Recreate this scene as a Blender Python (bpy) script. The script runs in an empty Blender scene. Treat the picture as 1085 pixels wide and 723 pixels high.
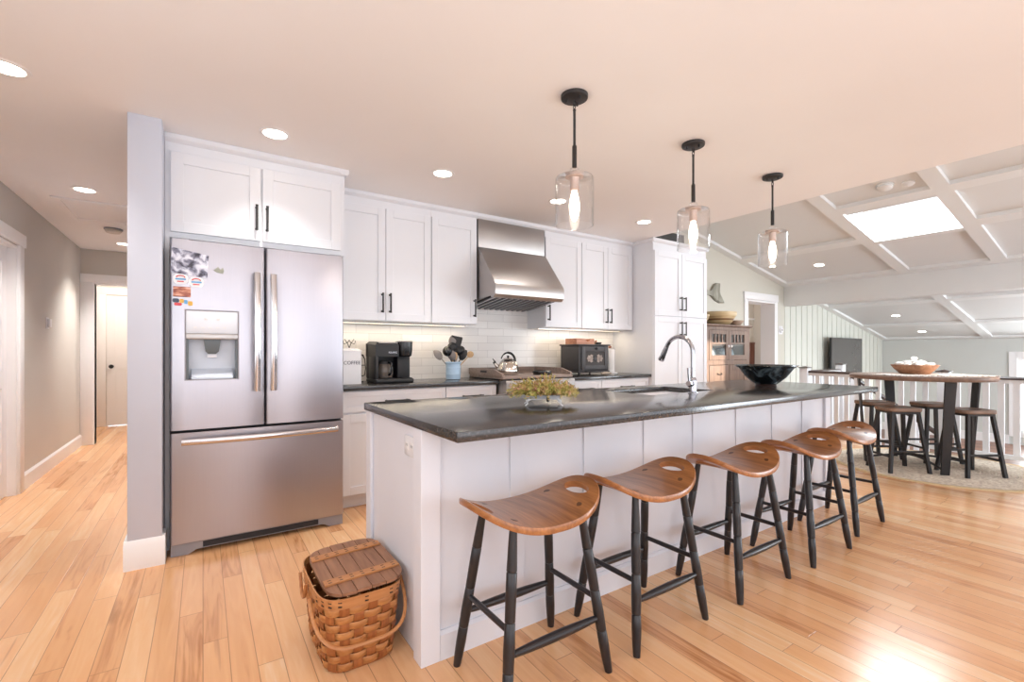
import bpy, bmesh, math, random
from mathutils import Vector, Matrix
PI = math.pi
S = bpy.context.scene
COL = S.collection
random.seed(7)

# ------------------------------------------------------------------ camera, world, sun, window light, exposure
cam_d = bpy.data.cameras.new('camera')
cam = bpy.data.objects.new('camera', cam_d)
COL.objects.link(cam)
cam.location = (0, 0, 1.165)
cam.rotation_euler = (PI / 2, 0, -math.radians(33.75))
cam_d.sensor_width = 36.0
cam_d.lens = 490.0 / 1085 * 36
cam_d.shift_y = 11.0 / 1085
cam_d.clip_start = 0.02
S.camera = cam

S.view_settings.view_transform = 'Standard'
S.view_settings.look = 'None'
S.view_settings.gamma = 1.0
S.view_settings.use_curve_mapping = False
S.view_settings.exposure = 0.42
S.cycles.max_bounces = 10
S.cycles.diffuse_bounces = 4
S.cycles.glossy_bounces = 5
S.cycles.transmission_bounces = 8
S.cycles.transparent_max_bounces = 16
S.cycles.sample_clamp_indirect = 6.0
S.cycles.caustics_reflective = False
S.cycles.caustics_refractive = False
S.cycles.use_denoising = True

W = bpy.data.worlds.new('sky')
S.world = W
W.use_nodes = True
wn = W.node_tree.nodes
wn['Background'].inputs['Color'].default_value = (0.86, 0.93, 1.0, 1)
wn['Background'].inputs['Strength'].default_value = 2.2


def light(name, kind, loc, rot, energy, color=(1, 1, 1), size=None, sy=None, **kw):
    d = bpy.data.lights.new(name, kind)
    d.energy = energy
    d.color = color
    if kind == 'AREA':
        d.shape = 'RECTANGLE'
        d.size = size
        d.size_y = sy or size
    for k_, v_ in kw.items():
        setattr(d, k_, v_)
    o = bpy.data.objects.new(name, d)
    o.location = loc
    o.rotation_euler = rot
    COL.objects.link(o)
    return o


sun = light('sun', 'SUN', (0, -8, 6), (0, 0, 0), 7.0, (1.0, 0.86, 0.70), angle=0.01)
sun.rotation_euler = Vector((-0.25, 1.0, -0.168)).to_track_quat('-Z', 'Y').to_euler()
# daylight entering through the glazed wall behind the camera, the skylight and the far windows
FACE_IN = (-PI / 2, 0, PI)           # area light looking along +y
light('window_daylight', 'AREA', (0.9, -3.10, 1.25), (PI / 2, 0, 0), 36, (0.76, 0.87, 1.0), 4.2, 2.3)
light('window_daylight', 'AREA', (4.9, -3.10, 1.4), (PI / 2, 0, 0), 38, (0.76, 0.87, 1.0), 3.6, 2.0)
light('window_daylight', 'AREA', (9.6, -3.10, 0.7), (PI / 2, 0, 0), 250, (0.84, 0.93, 1.0), 4.0, 1.9)
light('skylight_daylight', 'AREA', (6.65, 1.9, 2.86), (0, 0.195, 0), 45, (0.86, 0.94, 1.0), 0.75, 0.75)
light('window_daylight', 'AREA', (12.9, 1.0, 0.35), (PI / 2, 0, PI / 2), 80, (0.94, 0.98, 1.0), 1.8, 1.4)

# fill light added behind the camera, aimed up to brighten the ceiling
light('ceiling_fill', 'AREA', (0.1, -1.55, 0.85), (PI, 0, 0), 50, (0.90, 0.95, 1.0), 2.6, 2.5)
light('left_fill', 'AREA', (-1.22, 0.6, 1.4), (PI / 2, 0, -PI / 2), 18, (0.80, 0.90, 1.0), 2.4, 1.5)  # added fill from the unseen left side, no window built there

# ------------------------------------------------------------------ mesh building
class MB:
    def __init__(self):
        self.bm = bmesh.new()

    def _new(self, fn):
        old = set(self.bm.verts)
        fn()
        return [v for v in self.bm.verts if v not in old]

    def box(self, x0, x1, y0, y1, z0, z1, bev=0.0, seg=2, rot=None, piv=None):
        r = bmesh.ops.create_cube(self.bm, size=1.0)
        vs = r['verts']
        for v in vs:
            v.co = Vector(((x0 + x1) / 2 + v.co.x * (x1 - x0), (y0 + y1) / 2 + v.co.y * (y1 - y0),
                           (z0 + z1) / 2 + v.co.z * (z1 - z0)))
        if rot is not None:
            p = Vector(piv) if piv else Vector(((x0 + x1) / 2, (y0 + y1) / 2, (z0 + z1) / 2))
            for v in vs:
                v.co = p + rot @ (v.co - p)
        if bev > 0:
            es = list({e for v in vs for e in v.link_edges})
            bmesh.ops.bevel(self.bm, geom=es, offset=bev, segments=seg, profile=0.5, affect='EDGES')
        return self

    def rings(self, rings, closed_ends=True, loop=False):
        """rings: list of lists of points, same count; builds a skin between them"""
        bm = self.bm
        R = [[bm.verts.new(p) for p in ring] for ring in rings]
        n = len(R[0])
        pairs = list(zip(R, R[1:])) + ([(R[-1], R[0])] if loop else [])
        for a, b in pairs:
            for i in range(n):
                j = (i + 1) % n
                try:
                    bm.faces.new((a[i], a[j], b[j], b[i]))
                except ValueError:
                    pass
        if closed_ends and not loop:
            bm.faces.new(list(reversed(R[0])))
            bm.faces.new(R[-1])
        return self

    def lathe(self, prof, c=(0, 0, 0), n=32, rot=None, sx=1.0, sy=1.0, cap=True):
        c = Vector(c)
        rs = []
        for r, z in prof:
            ring = []
            for i in range(n):
                a = 2 * PI * i / n
                p = Vector((max(r, 1e-4) * sx * math.cos(a), max(r, 1e-4) * sy * math.sin(a), z))
                if rot is not None:
                    p = rot @ p
                ring.append(c + p)
            rs.append(ring)
        return self.rings(rs, closed_ends=cap)

    def tube(self, pts, r, n=10, flat=1.0, up=None, loop=False):
        """round (or flattened) tube along points, r a number or a list"""
        pts = [Vector(p) for p in pts]
        m = len(pts)
        rr = r if isinstance(r, (list, tuple)) else [r] * m
        rs = []
        prev = None
        for i, p in enumerate(pts):
            if loop:
                t = (pts[(i + 1) % m] - pts[i - 1]).normalized()
            else:
                t = (pts[min(i + 1, m - 1)] - pts[max(i - 1, 0)]).normalized()
            if prev is None:
                u = Vector(up) if up else (Vector((0, 0, 1)) if abs(t.z) < 0.9 else Vector((1, 0, 0)))
            else:
                u = prev
            u = (u - t * u.dot(t)).normalized()
            prev = u
            w = t.cross(u)
            rs.append([p + (u * math.cos(2 * PI * k / n) * flat + w * math.sin(2 * PI * k / n)) * rr[i] for k in range(n)])
        return self.rings(rs, loop=loop)

    def prism(self, poly, f0, f1):
        """poly: list of 2D points; f0, f1 map a 2D point to 3D at both ends"""
        return self.rings([[f0(p) for p in poly], [f1(p) for p in poly]])

    def prism_x(self, poly_yz, x0, x1):
        return self.prism(poly_yz, lambda p: (x0, p[0], p[1]), lambda p: (x1, p[0], p[1]))

    def prism_y(self, poly_xz, y0, y1):
        return self.prism(poly_xz, lambda p: (p[0], y0, p[1]), lambda p: (p[0], y1, p[1]))

    def prism_z(self, poly_xy, z0, z1):
        return self.prism(poly_xy, lambda p: (p[0], p[1], z0), lambda p: (p[0], p[1], z1))

    def sphere(self, c, r, n=16, s=(1, 1, 1), rot=None):
        res = bmesh.ops.create_uvsphere(self.bm, u_segments=n, v_segments=max(6, n // 2), radius=1)
        for v in res['verts']:
            p = Vector((v.co.x * r * s[0], v.co.y * r * s[1], v.co.z * r * s[2]))
            if rot is not None:
                p = rot @ p
            v.co = Vector(c) + p
        return self

    def quad(self, a, b, c_, d):
        vs = [self.bm.verts.new(p) for p in (a, b, c_, d)]
        self.bm.faces.new(vs)
        return self

    def mesh(self, name, off=None, smooth=35):
        bm = self.bm
        bmesh.ops.recalc_face_normals(bm, faces=bm.faces[:])
        if off is not None:
            for v in bm.verts:
                v.co -= off
        me = bpy.data.meshes.new(name)
        bm.to_mesh(me)
        bm.free()
        if smooth:
            me.shade_smooth()
            a = math.radians(smooth)
            import numpy as np
            bm2 = bmesh.new()
            bm2.from_mesh(me)
            for e in bm2.edges:
                if len(e.link_faces) != 2 or e.calc_face_angle(0) > a:
                    e.smooth = False
            bm2.to_mesh(me)
            bm2.free()
        return me


def root_loc(o):
    v = Vector((0, 0, 0))
    while o:
        v += Vector(o.location)
        o = o.parent
    return v


def part(name, mb, mat, parent=None, label=None, smooth=35):
    off = root_loc(parent) if parent else None
    me = mb.mesh(name, off, smooth)
    me.materials.append(mat)
    o = bpy.data.objects.new(name, me)
    COL.objects.link(o)
    if parent:
        o.parent = parent
    if label:
        o['label'] = label
    return o


def thing(name, label, cat, loc=(0, 0, 0), group=None):
    o = bpy.data.objects.new(name, None)
    o.empty_display_size = 0.05
    o.location = loc
    COL.objects.link(o)
    o['label'] = label
    o['category'] = cat
    if group:
        o['group'] = group
    return o


def solo(name, mb, mat, label, cat, group=None, smooth=35, loc=None):
    """a thing that is one mesh; its origin goes to loc (world coordinates are given)"""
    me = mb.mesh(name, Vector(loc) if loc else None, smooth)
    me.materials.append(mat)
    o = bpy.data.objects.new(name, me)
    if loc:
        o.location = loc
    COL.objects.link(o)
    o['label'] = label
    o['category'] = cat
    if group:
        o['group'] = group
    return o


def struct(name, mb, mat, label=None, cat=None, smooth=30, parent=None):
    o = part(name, mb, mat, parent, None, smooth)
    if not parent:
        o['kind'] = 'structure'
        if label:
            o['label'] = label
        if cat:
            o['category'] = cat
    return o


def copy_tree(o, parent=None):
    c = o.copy()
    COL.objects.link(c)
    if parent:
        c.parent = parent
    for ch in list(o.children):
        copy_tree(ch, c)
    return c


# ------------------------------------------------------------------ materials
def nt(name):
    m = bpy.data.materials.new(name)
    m.use_nodes = True
    t = m.node_tree
    return m, t, t.nodes['Principled BSDF']


def N(t, typ, **kw):
    n = t.nodes.new(typ)
    for k_, v_ in kw.items():
        setattr(n, k_, v_)
    return n


def rgb(c):
    """sRGB 0..255 to linear"""
    return tuple(((x / 255) / 12.92 if x / 255 <= 0.04045 else ((x / 255 + 0.055) / 1.055) ** 2.4) for x in c) + (1.0,)


def ramp(t, stops):
    r = N(t, 'ShaderNodeValToRGB')
    els = r.color_ramp.elements
    els[0].position, els[0].color = stops[0]
    els[1].position, els[1].color = stops[-1]
    for p, c in stops[1:-1]:
        e = els.new(p)
        e.color = c
    return r


def math_n(t, op, a, b=None, c=None):
    n = N(t, 'ShaderNodeMath', operation=op)
    for i, v in enumerate((a, b, c)):
        if v is None:
            continue
        if isinstance(v, (int, float)):
            n.inputs[i].default_value = v
        else:
            t.links.new(v, n.inputs[i])
    return n.outputs[0]


def plain(name, c, rough=0.5, metal=0.0, var=0.04, scale=8.0, bump=0.0, spec=0.5, coat=0.0):
    """slightly uneven single-colour surface (noise in colour, optional fine bump)"""
    m, t, b = nt(name)
    col = rgb(c)
    tc = N(t, 'ShaderNodeTexCoord')
    no = N(t, 'ShaderNodeTexNoise')
    no.inputs['Scale'].default_value = scale
    no.inputs['Detail'].default_value = 3
    t.links.new(tc.outputs['Object'], no.inputs['Vector'])
    lo = tuple(x * (1 - var) for x in col[:3]) + (1,)
    hi = tuple(min(1, x * (1 + var)) for x in col[:3]) + (1,)
    r = ramp(t, [(0.3, lo), (0.7, hi)])
    t.links.new(no.outputs['Fac'], r.inputs['Fac'])
    t.links.new(r.outputs['Color'], b.inputs['Base Color'])
    b.inputs['Roughness'].default_value = rough
    b.inputs['Metallic'].default_value = metal
    b.inputs['Specular IOR Level'].default_value = spec
    b.inputs['Coat Weight'].default_value = coat
    if bump:
        n2 = N(t, 'ShaderNodeTexNoise')
        n2.inputs['Scale'].default_value = scale * 12
        t.links.new(tc.outputs['Object'], n2.inputs['Vector'])
        bp = N(t, 'ShaderNodeBump')
        bp.inputs['Strength'].default_value = bump
        bp.inputs['Distance'].default_value = 0.002
        t.links.new(n2.outputs['Fac'], bp.inputs['Height'])
        t.links.new(bp.outputs['Normal'], b.inputs['Normal'])
    return m


def emit(name, c, strength):
    m, t, b = nt(name)
    b.inputs['Base Color'].default_value = (0.8, 0.8, 0.8, 1)
    b.inputs['Emission Color'].default_value = c + (1,) if len(c) == 3 else c
    b.inputs['Emission Strength'].default_value = strength
    return m


def wood(name, dark, light_, axis='y', scale=1.0, rough=0.45, coat=0.0, contrast=(0.3, 0.7), rings=6.0):
    """grain stretched along one axis in object coordinates"""
    m, t, b = nt(name)
    tc = N(t, 'ShaderNodeTexCoord')
    mp = N(t, 'ShaderNodeMapping')
    sc = {'x': (0.09, 1, 1), 'y': (1, 0.09, 1), 'z': (1, 1, 0.09)}[axis]
    mp.inputs['Scale'].default_value = tuple(s_ * scale for s_ in sc)
    t.links.new(tc.outputs['Object'], mp.inputs['Vector'])
    n1 = N(t, 'ShaderNodeTexNoise')
    n1.inputs['Scale'].default_value = rings * 5
    n1.inputs['Detail'].default_value = 6
    n1.inputs['Distortion'].default_value = 1.2
    t.links.new(mp.outputs['Vector'], n1.inputs['Vector'])
    n2 = N(t, 'ShaderNodeTexNoise')
    n2.inputs['Scale'].default_value = rings * 22
    n2.inputs['Detail'].default_value = 2
    t.links.new(mp.outputs['Vector'], n2.inputs['Vector'])
    f = math_n(t, 'MULTIPLY_ADD', n2.outputs['Fac'], 0.35, math_n(t, 'MULTIPLY', n1.outputs['Fac'], 0.65))
    r = ramp(t, [(contrast[0], rgb(dark)), (contrast[1], rgb(light_))])
    t.links.new(f, r.inputs['Fac'])
    t.links.new(r.outputs['Color'], b.inputs['Base Color'])
    b.inputs['Roughness'].default_value = rough
    b.inputs['Coat Weight'].default_value = coat
    b.inputs['Coat Roughness'].default_value = 0.15
    bp = N(t, 'ShaderNodeBump')
    bp.inputs['Strength'].default_value = 0.12
    bp.inputs['Distance'].default_value = 0.001
    t.links.new(f, bp.inputs['Height'])
    t.links.new(bp.outputs['Normal'], b.inputs['Normal'])
    return m


def floor_mat(name, w=0.085, L=1.15, stops=None, rough=0.2):
    """strip floor: boards along y, random lengths and colours, dark mineral streaks"""
    m, t, b = nt(name)
    tc = N(t, 'ShaderNodeTexCoord')
    sp = N(t, 'ShaderNodeSeparateXYZ')
    t.links.new(tc.outputs['Object'], sp.inputs[0])
    X, Y = sp.outputs['X'], sp.outputs['Y']
    xi = math_n(t, 'FLOOR', math_n(t, 'DIVIDE', X, w))
    xf = math_n(t, 'FRACT', math_n(t, 'DIVIDE', X, w))
    wn1 = N(t, 'ShaderNodeTexWhiteNoise', noise_dimensions='1D')
    t.links.new(xi, wn1.inputs['W'])
    yo = math_n(t, 'ADD', math_n(t, 'DIVIDE', Y, L), math_n(t, 'MULTIPLY', wn1.outputs['Value'], 17.3))
    yw = N(t, 'ShaderNodeTexNoise', noise_dimensions='2D')
    yi = math_n(t, 'FLOOR', yo)
    yf = math_n(t, 'FRACT', yo)
    cb = N(t, 'ShaderNodeCombineXYZ')
    t.links.new(xi, cb.inputs[0])
    t.links.new(yi, cb.inputs[1])
    wn2 = N(t, 'ShaderNodeTexWhiteNoise', noise_dimensions='2D')
    t.links.new(cb.outputs[0], wn2.inputs['Vector'])
    rnd = wn2.outputs['Value']
    # grain
    off = N(t, 'ShaderNodeVectorMath', operation='MULTIPLY_ADD')
    t.links.new(wn2.outputs['Color'], off.inputs[0])
    off.inputs[1].default_value = (13, 29, 7)
    mp = N(t, 'ShaderNodeMapping')
    mp.inputs['Scale'].default_value = (1, 0.075, 1)
    t.links.new(tc.outputs['Object'], mp.inputs['Vector'])
    t.links.new(mp.outputs['Vector'], off.inputs[2])
    g = N(t, 'ShaderNodeTexNoise')
    g.inputs['Scale'].default_value = 26
    g.inputs['Detail'].default_value = 5
    g.inputs['Distortion'].default_value = 1.6
    t.links.new(off.outputs[0], g.inputs['Vector'])
    f = math_n(t, 'ADD', math_n(t, 'MULTIPLY', rnd, 0.66), math_n(t, 'MULTIPLY', math_n(t, 'SUBTRACT', g.outputs['Fac'], 0.5), 0.75))
    f = math_n(t, 'ADD', f, 0.17)
    r = ramp(t, stops)
    t.links.new(f, r.inputs['Fac'])
    # streaks
    s = N(t, 'ShaderNodeTexNoise')
    s.inputs['Scale'].default_value = 11
    s.inputs['Detail'].default_value = 3
    s.inputs['Distortion'].default_value = 0.6
    t.links.new(off.outputs[0], s.inputs['Vector'])
    sr = ramp(t, [(0.68, (0, 0, 0, 1)), (0.76, (1, 1, 1, 1))])
    t.links.new(s.outputs['Fac'], sr.inputs['Fac'])
    mx = N(t, 'ShaderNodeMix', data_type='RGBA')
    t.links.new(math_n(t, 'MULTIPLY', sr.outputs['Color'], 0.55), mx.inputs['Factor'])
    t.links.new(r.outputs['Color'], mx.inputs['A'])
    mx.inputs['B'].default_value = rgb((120, 66, 36))
    # seams
    ex = math_n(t, 'MINIMUM', xf, math_n(t, 'SUBTRACT', 1.0, xf))
    ey = math_n(t, 'MULTIPLY', math_n(t, 'MINIMUM', yf, math_n(t, 'SUBTRACT', 1.0, yf)), L / w)
    e = math_n(t, 'MINIMUM', ex, ey)
    sm = ramp(t, [(0.008, (1, 1, 1, 1)), (0.022, (0, 0, 0, 1))])
    t.links.new(e, sm.inputs['Fac'])
    m2 = N(t, 'ShaderNodeMix', data_type='RGBA')
    t.links.new(math_n(t, 'MULTIPLY', sm.outputs['Color'], 0.6), m2.inputs['Factor'])
    t.links.new(mx.outputs['Result'], m2.inputs['A'])
    m2.inputs['B'].default_value = rgb((110, 66, 40))
    t.links.new(m2.outputs['Result'], b.inputs['Base Color'])
    b.inputs['Roughness'].default_value = rough
    b.inputs['Specular IOR Level'].default_value = 0.5
    bp = N(t, 'ShaderNodeBump')
    bp.inputs['Strength'].default_value = 0.25
    bp.inputs['Distance'].default_value = 0.0015
    hgt = math_n(t, 'SUBTRACT', math_n(t, 'MULTIPLY', g.outputs['Fac'], 0.12), sm.outputs['Color'])
    t.links.new(hgt, bp.inputs['Height'])
    t.links.new(bp.outputs['Normal'], b.inputs['Normal'])
    return m


def steel(name, c=(190, 182, 178), rough=0.3, axis='z', aniso=0.4):
    m, t, b = nt(name)
    tc = N(t, 'ShaderNodeTexCoord')
    mp = N(t, 'ShaderNodeMapping')
    mp.inputs['Scale'].default_value = {'z': (60, 60, 0.6), 'x': (0.6, 60, 60), 'y': (60, 0.6, 60)}[axis]
    t.links.new(tc.outputs['Object'], mp.inputs['Vector'])
    n1 = N(t, 'ShaderNodeTexNoise')
    n1.inputs['Scale'].default_value = 6
    n1.inputs['Detail'].default_value = 3
    t.links.new(mp.outputs['Vector'], n1.inputs['Vector'])
    rr = math_n(t, 'MULTIPLY_ADD', n1.outputs['Fac'], 0.06, rough - 0.03)
    t.links.new(rr, b.inputs['Roughness'])
    col = rgb(c)
    r = ramp(t, [(0.3, tuple(x * 0.98 for x in col[:3]) + (1,)), (0.7, tuple(min(1, x * 1.02) for x in col[:3]) + (1,))])
    t.links.new(n1.outputs['Fac'], r.inputs['Fac'])
    t.links.new(r.outputs['Color'], b.inputs['Base Color'])
    b.inputs['Metallic'].default_value = 1.0
    b.inputs['Anisotropic'].default_value = aniso
    return m


def glass_thin(name, tint=(1, 1, 1), refl=1.0, rough=0.02):
    """thin clear glass: mostly see-through, reflects at grazing angles"""
    m, t, b = nt(name)
    out = t.nodes['Material Output']
    tr = N(t, 'ShaderNodeBsdfTransparent')
    tr.inputs['Color'].default_value = tint + (1,)
    gl = N(t, 'ShaderNodeBsdfGlossy')
    gl.inputs['Roughness'].default_value = rough
    fr = N(t, 'ShaderNodeLayerWeight')
    fr.inputs['Blend'].default_value = 0.5
    no = N(t, 'ShaderNodeTexNoise')
    no.inputs['Scale'].default_value = 3
    f5 = math_n(t, 'MULTIPLY_ADD', math_n(t, 'POWER', fr.outputs['Facing'], 3.2), 0.85, 0.05)
    f = math_n(t, 'MULTIPLY', f5, math_n(t, 'MULTIPLY_ADD', no.outputs['Fac'], 0.1, refl))
    f = math_n(t, 'MINIMUM', f, 1.0)
    mx = N(t, 'ShaderNodeMixShader')
    t.links.new(f, mx.inputs[0])
    t.links.new(tr.outputs[0], mx.inputs[1])
    t.links.new(gl.outputs[0], mx.inputs[2])
    t.links.new(mx.outputs[0], out.inputs['Surface'])
    return m


def tile_mat(name):
    m, t, b = nt(name)
    tc = N(t, 'ShaderNodeTexCoord')
    sp = N(t, 'ShaderNodeSeparateXYZ')
    t.links.new(tc.outputs['Object'], sp.inputs[0])
    cb = N(t, 'ShaderNodeCombineXYZ')
    t.links.new(sp.outputs['X'], cb.inputs[0])
    t.links.new(sp.outputs['Z'], cb.inputs[1])
    br = N(t, 'ShaderNodeTexBrick')
    br.inputs['Scale'].default_value = 1.0
    br.inputs['Brick Width'].default_value = 0.30
    br.inputs['Row Height'].default_value = 0.0735
    br.inputs['Mortar Size'].default_value = 0.0016
    br.inputs['Mortar Smooth'].default_value = 0.2
    br.inputs['Color1'].default_value = rgb((238, 234, 230))
    br.inputs['Color2'].default_value = rgb((226, 221, 217))
    br.inputs['Mortar'].default_value = rgb((196, 190, 186))
    br.offset = 0.37
    t.links.new(cb.outputs[0], br.inputs['Vector'])
    t.links.new(br.outputs['Color'], b.inputs['Base Color'])
    b.inputs['Roughness'].default_value = 0.22
    no = N(t, 'ShaderNodeTexNoise')
    no.inputs['Scale'].default_value = 14
    t.links.new(tc.outputs['Object'], no.inputs['Vector'])
    h_ = math_n(t, 'SUBTRACT', math_n(t, 'MULTIPLY', no.outputs['Fac'], 0.5), br.outputs['Fac'])
    bp = N(t, 'ShaderNodeBump')
    bp.inputs['Strength'].default_value = 0.3
    bp.inputs['Distance'].default_value = 0.003
    t.links.new(h_, bp.inputs['Height'])
    t.links.new(bp.outputs['Normal'], b.inputs['Normal'])
    return m


def stone_mat(name):
    """dark honed granite with small pale flecks"""
    m, t, b = nt(name)
    tc = N(t, 'ShaderNodeTexCoord')
    n1 = N(t, 'ShaderNodeTexNoise')
    n1.inputs['Scale'].default_value = 95
    n1.inputs['Detail'].default_value = 3
    t.links.new(tc.outputs['Object'], n1.inputs['Vector'])
    r = ramp(t, [(0.40, rgb((46, 44, 44))), (0.58, rgb((55, 53, 53))), (0.72, rgb((82, 80, 82)))])
    t.links.new(n1.outputs['Fac'], r.inputs['Fac'])
    t.links.new(r.outputs['Color'], b.inputs['Base Color'])
    b.inputs['Roughness'].default_value = 0.16
    b.inputs['Specular IOR Level'].default_value = 0.8
    return m


def ramp_noise(name, stops, scale=8, rough=0.6, stretch=(1, 1, 1), detail=4, bump=0.0, metal=0.0, distortion=0.5):
    m, t, b = nt(name)
    tc = N(t, 'ShaderNodeTexCoord')
    mp = N(t, 'ShaderNodeMapping')
    mp.inputs['Scale'].default_value = stretch
    t.links.new(tc.outputs['Object'], mp.inputs['Vector'])
    n1 = N(t, 'ShaderNodeTexNoise')
    n1.inputs['Scale'].default_value = scale
    n1.inputs['Detail'].default_value = detail
    n1.inputs['Distortion'].default_value = distortion
    t.links.new(mp.outputs['Vector'], n1.inputs['Vector'])
    r = ramp(t, [(p, rgb(c)) for p, c in stops])
    t.links.new(n1.outputs['Fac'], r.inputs['Fac'])
    t.links.new(r.outputs['Color'], b.inputs['Base Color'])
    b.inputs['Roughness'].default_value = rough
    b.inputs['Metallic'].default_value = metal
    if bump:
        bp = N(t, 'ShaderNodeBump')
        bp.inputs['Strength'].default_value = bump
        bp.inputs['Distance'].default_value = 0.003
        t.links.new(n1.outputs['Fac'], bp.inputs['Height'])
        t.links.new(bp.outputs['Normal'], b.inputs['Normal'])
    return m


def shiplap_mat(name, c, w=0.19):
    """painted boards standing upright: dark v-grooves every w metres along x"""
    return plain(name, c, 0.55, var=0.02, scale=3)


M = {}
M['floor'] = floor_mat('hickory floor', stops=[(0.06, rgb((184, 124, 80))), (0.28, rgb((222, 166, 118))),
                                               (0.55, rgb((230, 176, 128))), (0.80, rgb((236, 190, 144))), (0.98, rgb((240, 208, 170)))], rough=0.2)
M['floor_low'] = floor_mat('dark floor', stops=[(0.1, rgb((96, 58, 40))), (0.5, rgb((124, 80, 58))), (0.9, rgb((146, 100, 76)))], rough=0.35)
M['ceiling'] = plain('ceiling paint', (246, 243, 242), 0.85, var=0.012, scale=1.5)
M['vault'] = plain('vault paint', (222, 223, 222), 0.7, var=0.012, scale=1.5)
M['rib'] = plain('ceiling trim paint', (230, 231, 230), 0.5, var=0.012, scale=2)
M['wall'] = plain('grey wall paint', (204, 198, 190), 0.8, var=0.012, scale=2)
M['wall_kit'] = plain('kitchen wall paint', (203, 206, 218), 0.7, var=0.012, scale=2)
M['wall_warm'] = plain('beige wall paint', (206, 202, 190), 0.8, var=0.012, scale=2)
M['side_wall'] = plain('side room paint', (208, 198, 188), 0.8, var=0.012, scale=2)
M['wall_far'] = plain('far wall paint', (206, 208, 204), 0.8, var=0.012, scale=2)
M['ship'] = plain('shiplap paint', (214, 214, 204), 0.5, var=0.015, scale=3)
M['trim'] = plain('white trim paint', (240, 238, 238), 0.4, var=0.01, scale=3)
M['cab'] = plain('white cabinet paint', (230, 231, 236), 0.38, var=0.01, scale=3)
M['island'] = plain('island paint', (230, 230, 237), 0.4, var=0.01, scale=3)
M['black'] = plain('black metal', (38, 36, 37), 0.5, var=0.1, scale=20, spec=0.5)
M['black_matte'] = plain('black plastic', (34, 34, 36), 0.5, var=0.1, scale=10)
M['black_gloss'] = plain('glossy black plastic', (22, 22, 24), 0.15, var=0.05, scale=10)
M['blackwood'] = plain('black painted wood', (36, 33, 35), 0.30, var=0.06, scale=5)
M['steel'] = steel('brushed stainless', (178, 175, 181), 0.33)
M['steel_h'] = steel('brushed stainless across', (182, 178, 176), 0.40, axis='x')
M['steel_bright'] = steel('polished stainless', (206, 204, 206), 0.16, axis='z', aniso=0.0)
M['chrome'] = steel('chrome', (176, 177, 184), 0.10, axis='z', aniso=0.0)
M['sink'] = steel('sink steel', (206, 208, 212), 0.28, axis='x', aniso=0.0)
M['fridge_side'] = plain('grey enamel', (150, 150, 156), 0.5, var=0.03)
M['dark_gap'] = plain('dark recess', (40, 40, 44), 0.7, var=0.05)
M['grille'] = plain('grey grille plastic', (152, 150, 156), 0.5, var=0.04)
M['disp'] = plain('pale dispenser panel', (232, 236, 244), 0.3, var=0.02)
M['disp_in'] = plain('dispenser cavity', (214, 222, 234), 0.35, var=0.05)
M['disp_dark'] = plain('dispenser side', (100, 108, 112), 0.35, var=0.05)
M['stone'] = stone_mat('honed dark granite')
M['tile'] = tile_mat('white tile')
M['glass'] = glass_thin('clear glass', (0.985, 0.985, 0.985), 1.15)
M['pane'] = glass_thin('pane glass', (0.93, 0.95, 0.95), 1.0)
M['bulb'] = emit('lit filament bulb', (1.0, 0.86, 0.70), 4.5)
M['lens'] = emit('lit downlight lens', (1.0, 0.92, 0.80), 9.0)
M['strip'] = emit('lit strip diffuser', (1.0, 0.80, 0.52), 2.0)
M['seat'] = wood('oiled seat wood', (132, 80, 44), (190, 128, 78), 'y', 1.0, 0.32, 0.25, (0.32, 0.68), 4)
M['peg'] = wood('dark wedge wood', (84, 50, 28), (112, 72, 44), 'x', 1.0, 0.4)
M['barseat'] = wood('walnut slab wood', (98, 74, 58), (152, 120, 96), 'x', 1.0, 0.4, 0.1, (0.32, 0.7), 4)
M['tablewood'] = wood('weathered table wood', (98, 78, 68), (140, 114, 98), 'x', 0.8, 0.42, 0.1, (0.3, 0.7), 4)
M['hutch'] = wood('faded pine', (106, 86, 76), (138, 116, 102), 'z', 0.8, 0.55, 0.0, (0.3, 0.7), 4)
M['hutch_in'] = plain('hutch inside', (120, 100, 86), 0.7)
M['bluelin'] = ramp_noise('blue and white crockery', [(0.35, (92, 110, 128)), (0.55, (170, 182, 192)), (0.7, (214, 218, 220))], 14, 0.3)
M['boardwood'] = wood('grey washed board', (118, 100, 92), (158, 140, 130), 'x', 1.0, 0.55, 0.0, (0.3, 0.7), 4)
M['bask'] = wood('basket splint', (150, 88, 40), (204, 142, 84), 'x', 1.2, 0.5, 0.1, (0.3, 0.7), 5)
M['bask_dark'] = wood('basket upright splint', (128, 66, 26), (178, 108, 56), 'z', 1.2, 0.5, 0.1, (0.3, 0.7), 5)
M['bask_lid'] = wood('basket lid board', (120, 78, 54), (166, 118, 88), 'y', 1.0, 0.5, 0.0, (0.3, 0.7), 4)
M['bask_rim'] = wood('basket rim strip', (168, 106, 60), (206, 146, 94), 'x', 1.0, 0.45, 0.0, (0.3, 0.7), 4)
M['tack'] = plain('dark tack', (58, 40, 30), 0.5)
M['crock'] = plain('pale blue glaze', (170, 196, 220), 0.25, var=0.08, scale=10)
M['kettle'] = steel('kettle steel', (212, 206, 198), 0.12, axis='z', aniso=0.0)
M['white_cer'] = plain('white enamel', (236, 234, 236), 0.3, var=0.015)
M['paper'] = plain('white paper', (240, 238, 236), 0.9, var=0.02, bump=0.1)
M['iron'] = plain('black cast iron', (66, 64, 66), 0.5, var=0.08, scale=12, bump=0.06)
M['iron_dark'] = plain('dark stove window', (60, 54, 52), 0.6, var=0.1)
M['flame'] = ramp_noise('grey brown cut-out', [(0.3, (120, 108, 102)), (0.7, (176, 160, 150))], 22, 0.6)
M['copperwood'] = wood('reddish wood tray', (150, 92, 66), (206, 150, 122), 'x', 1.2, 0.5)
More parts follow.
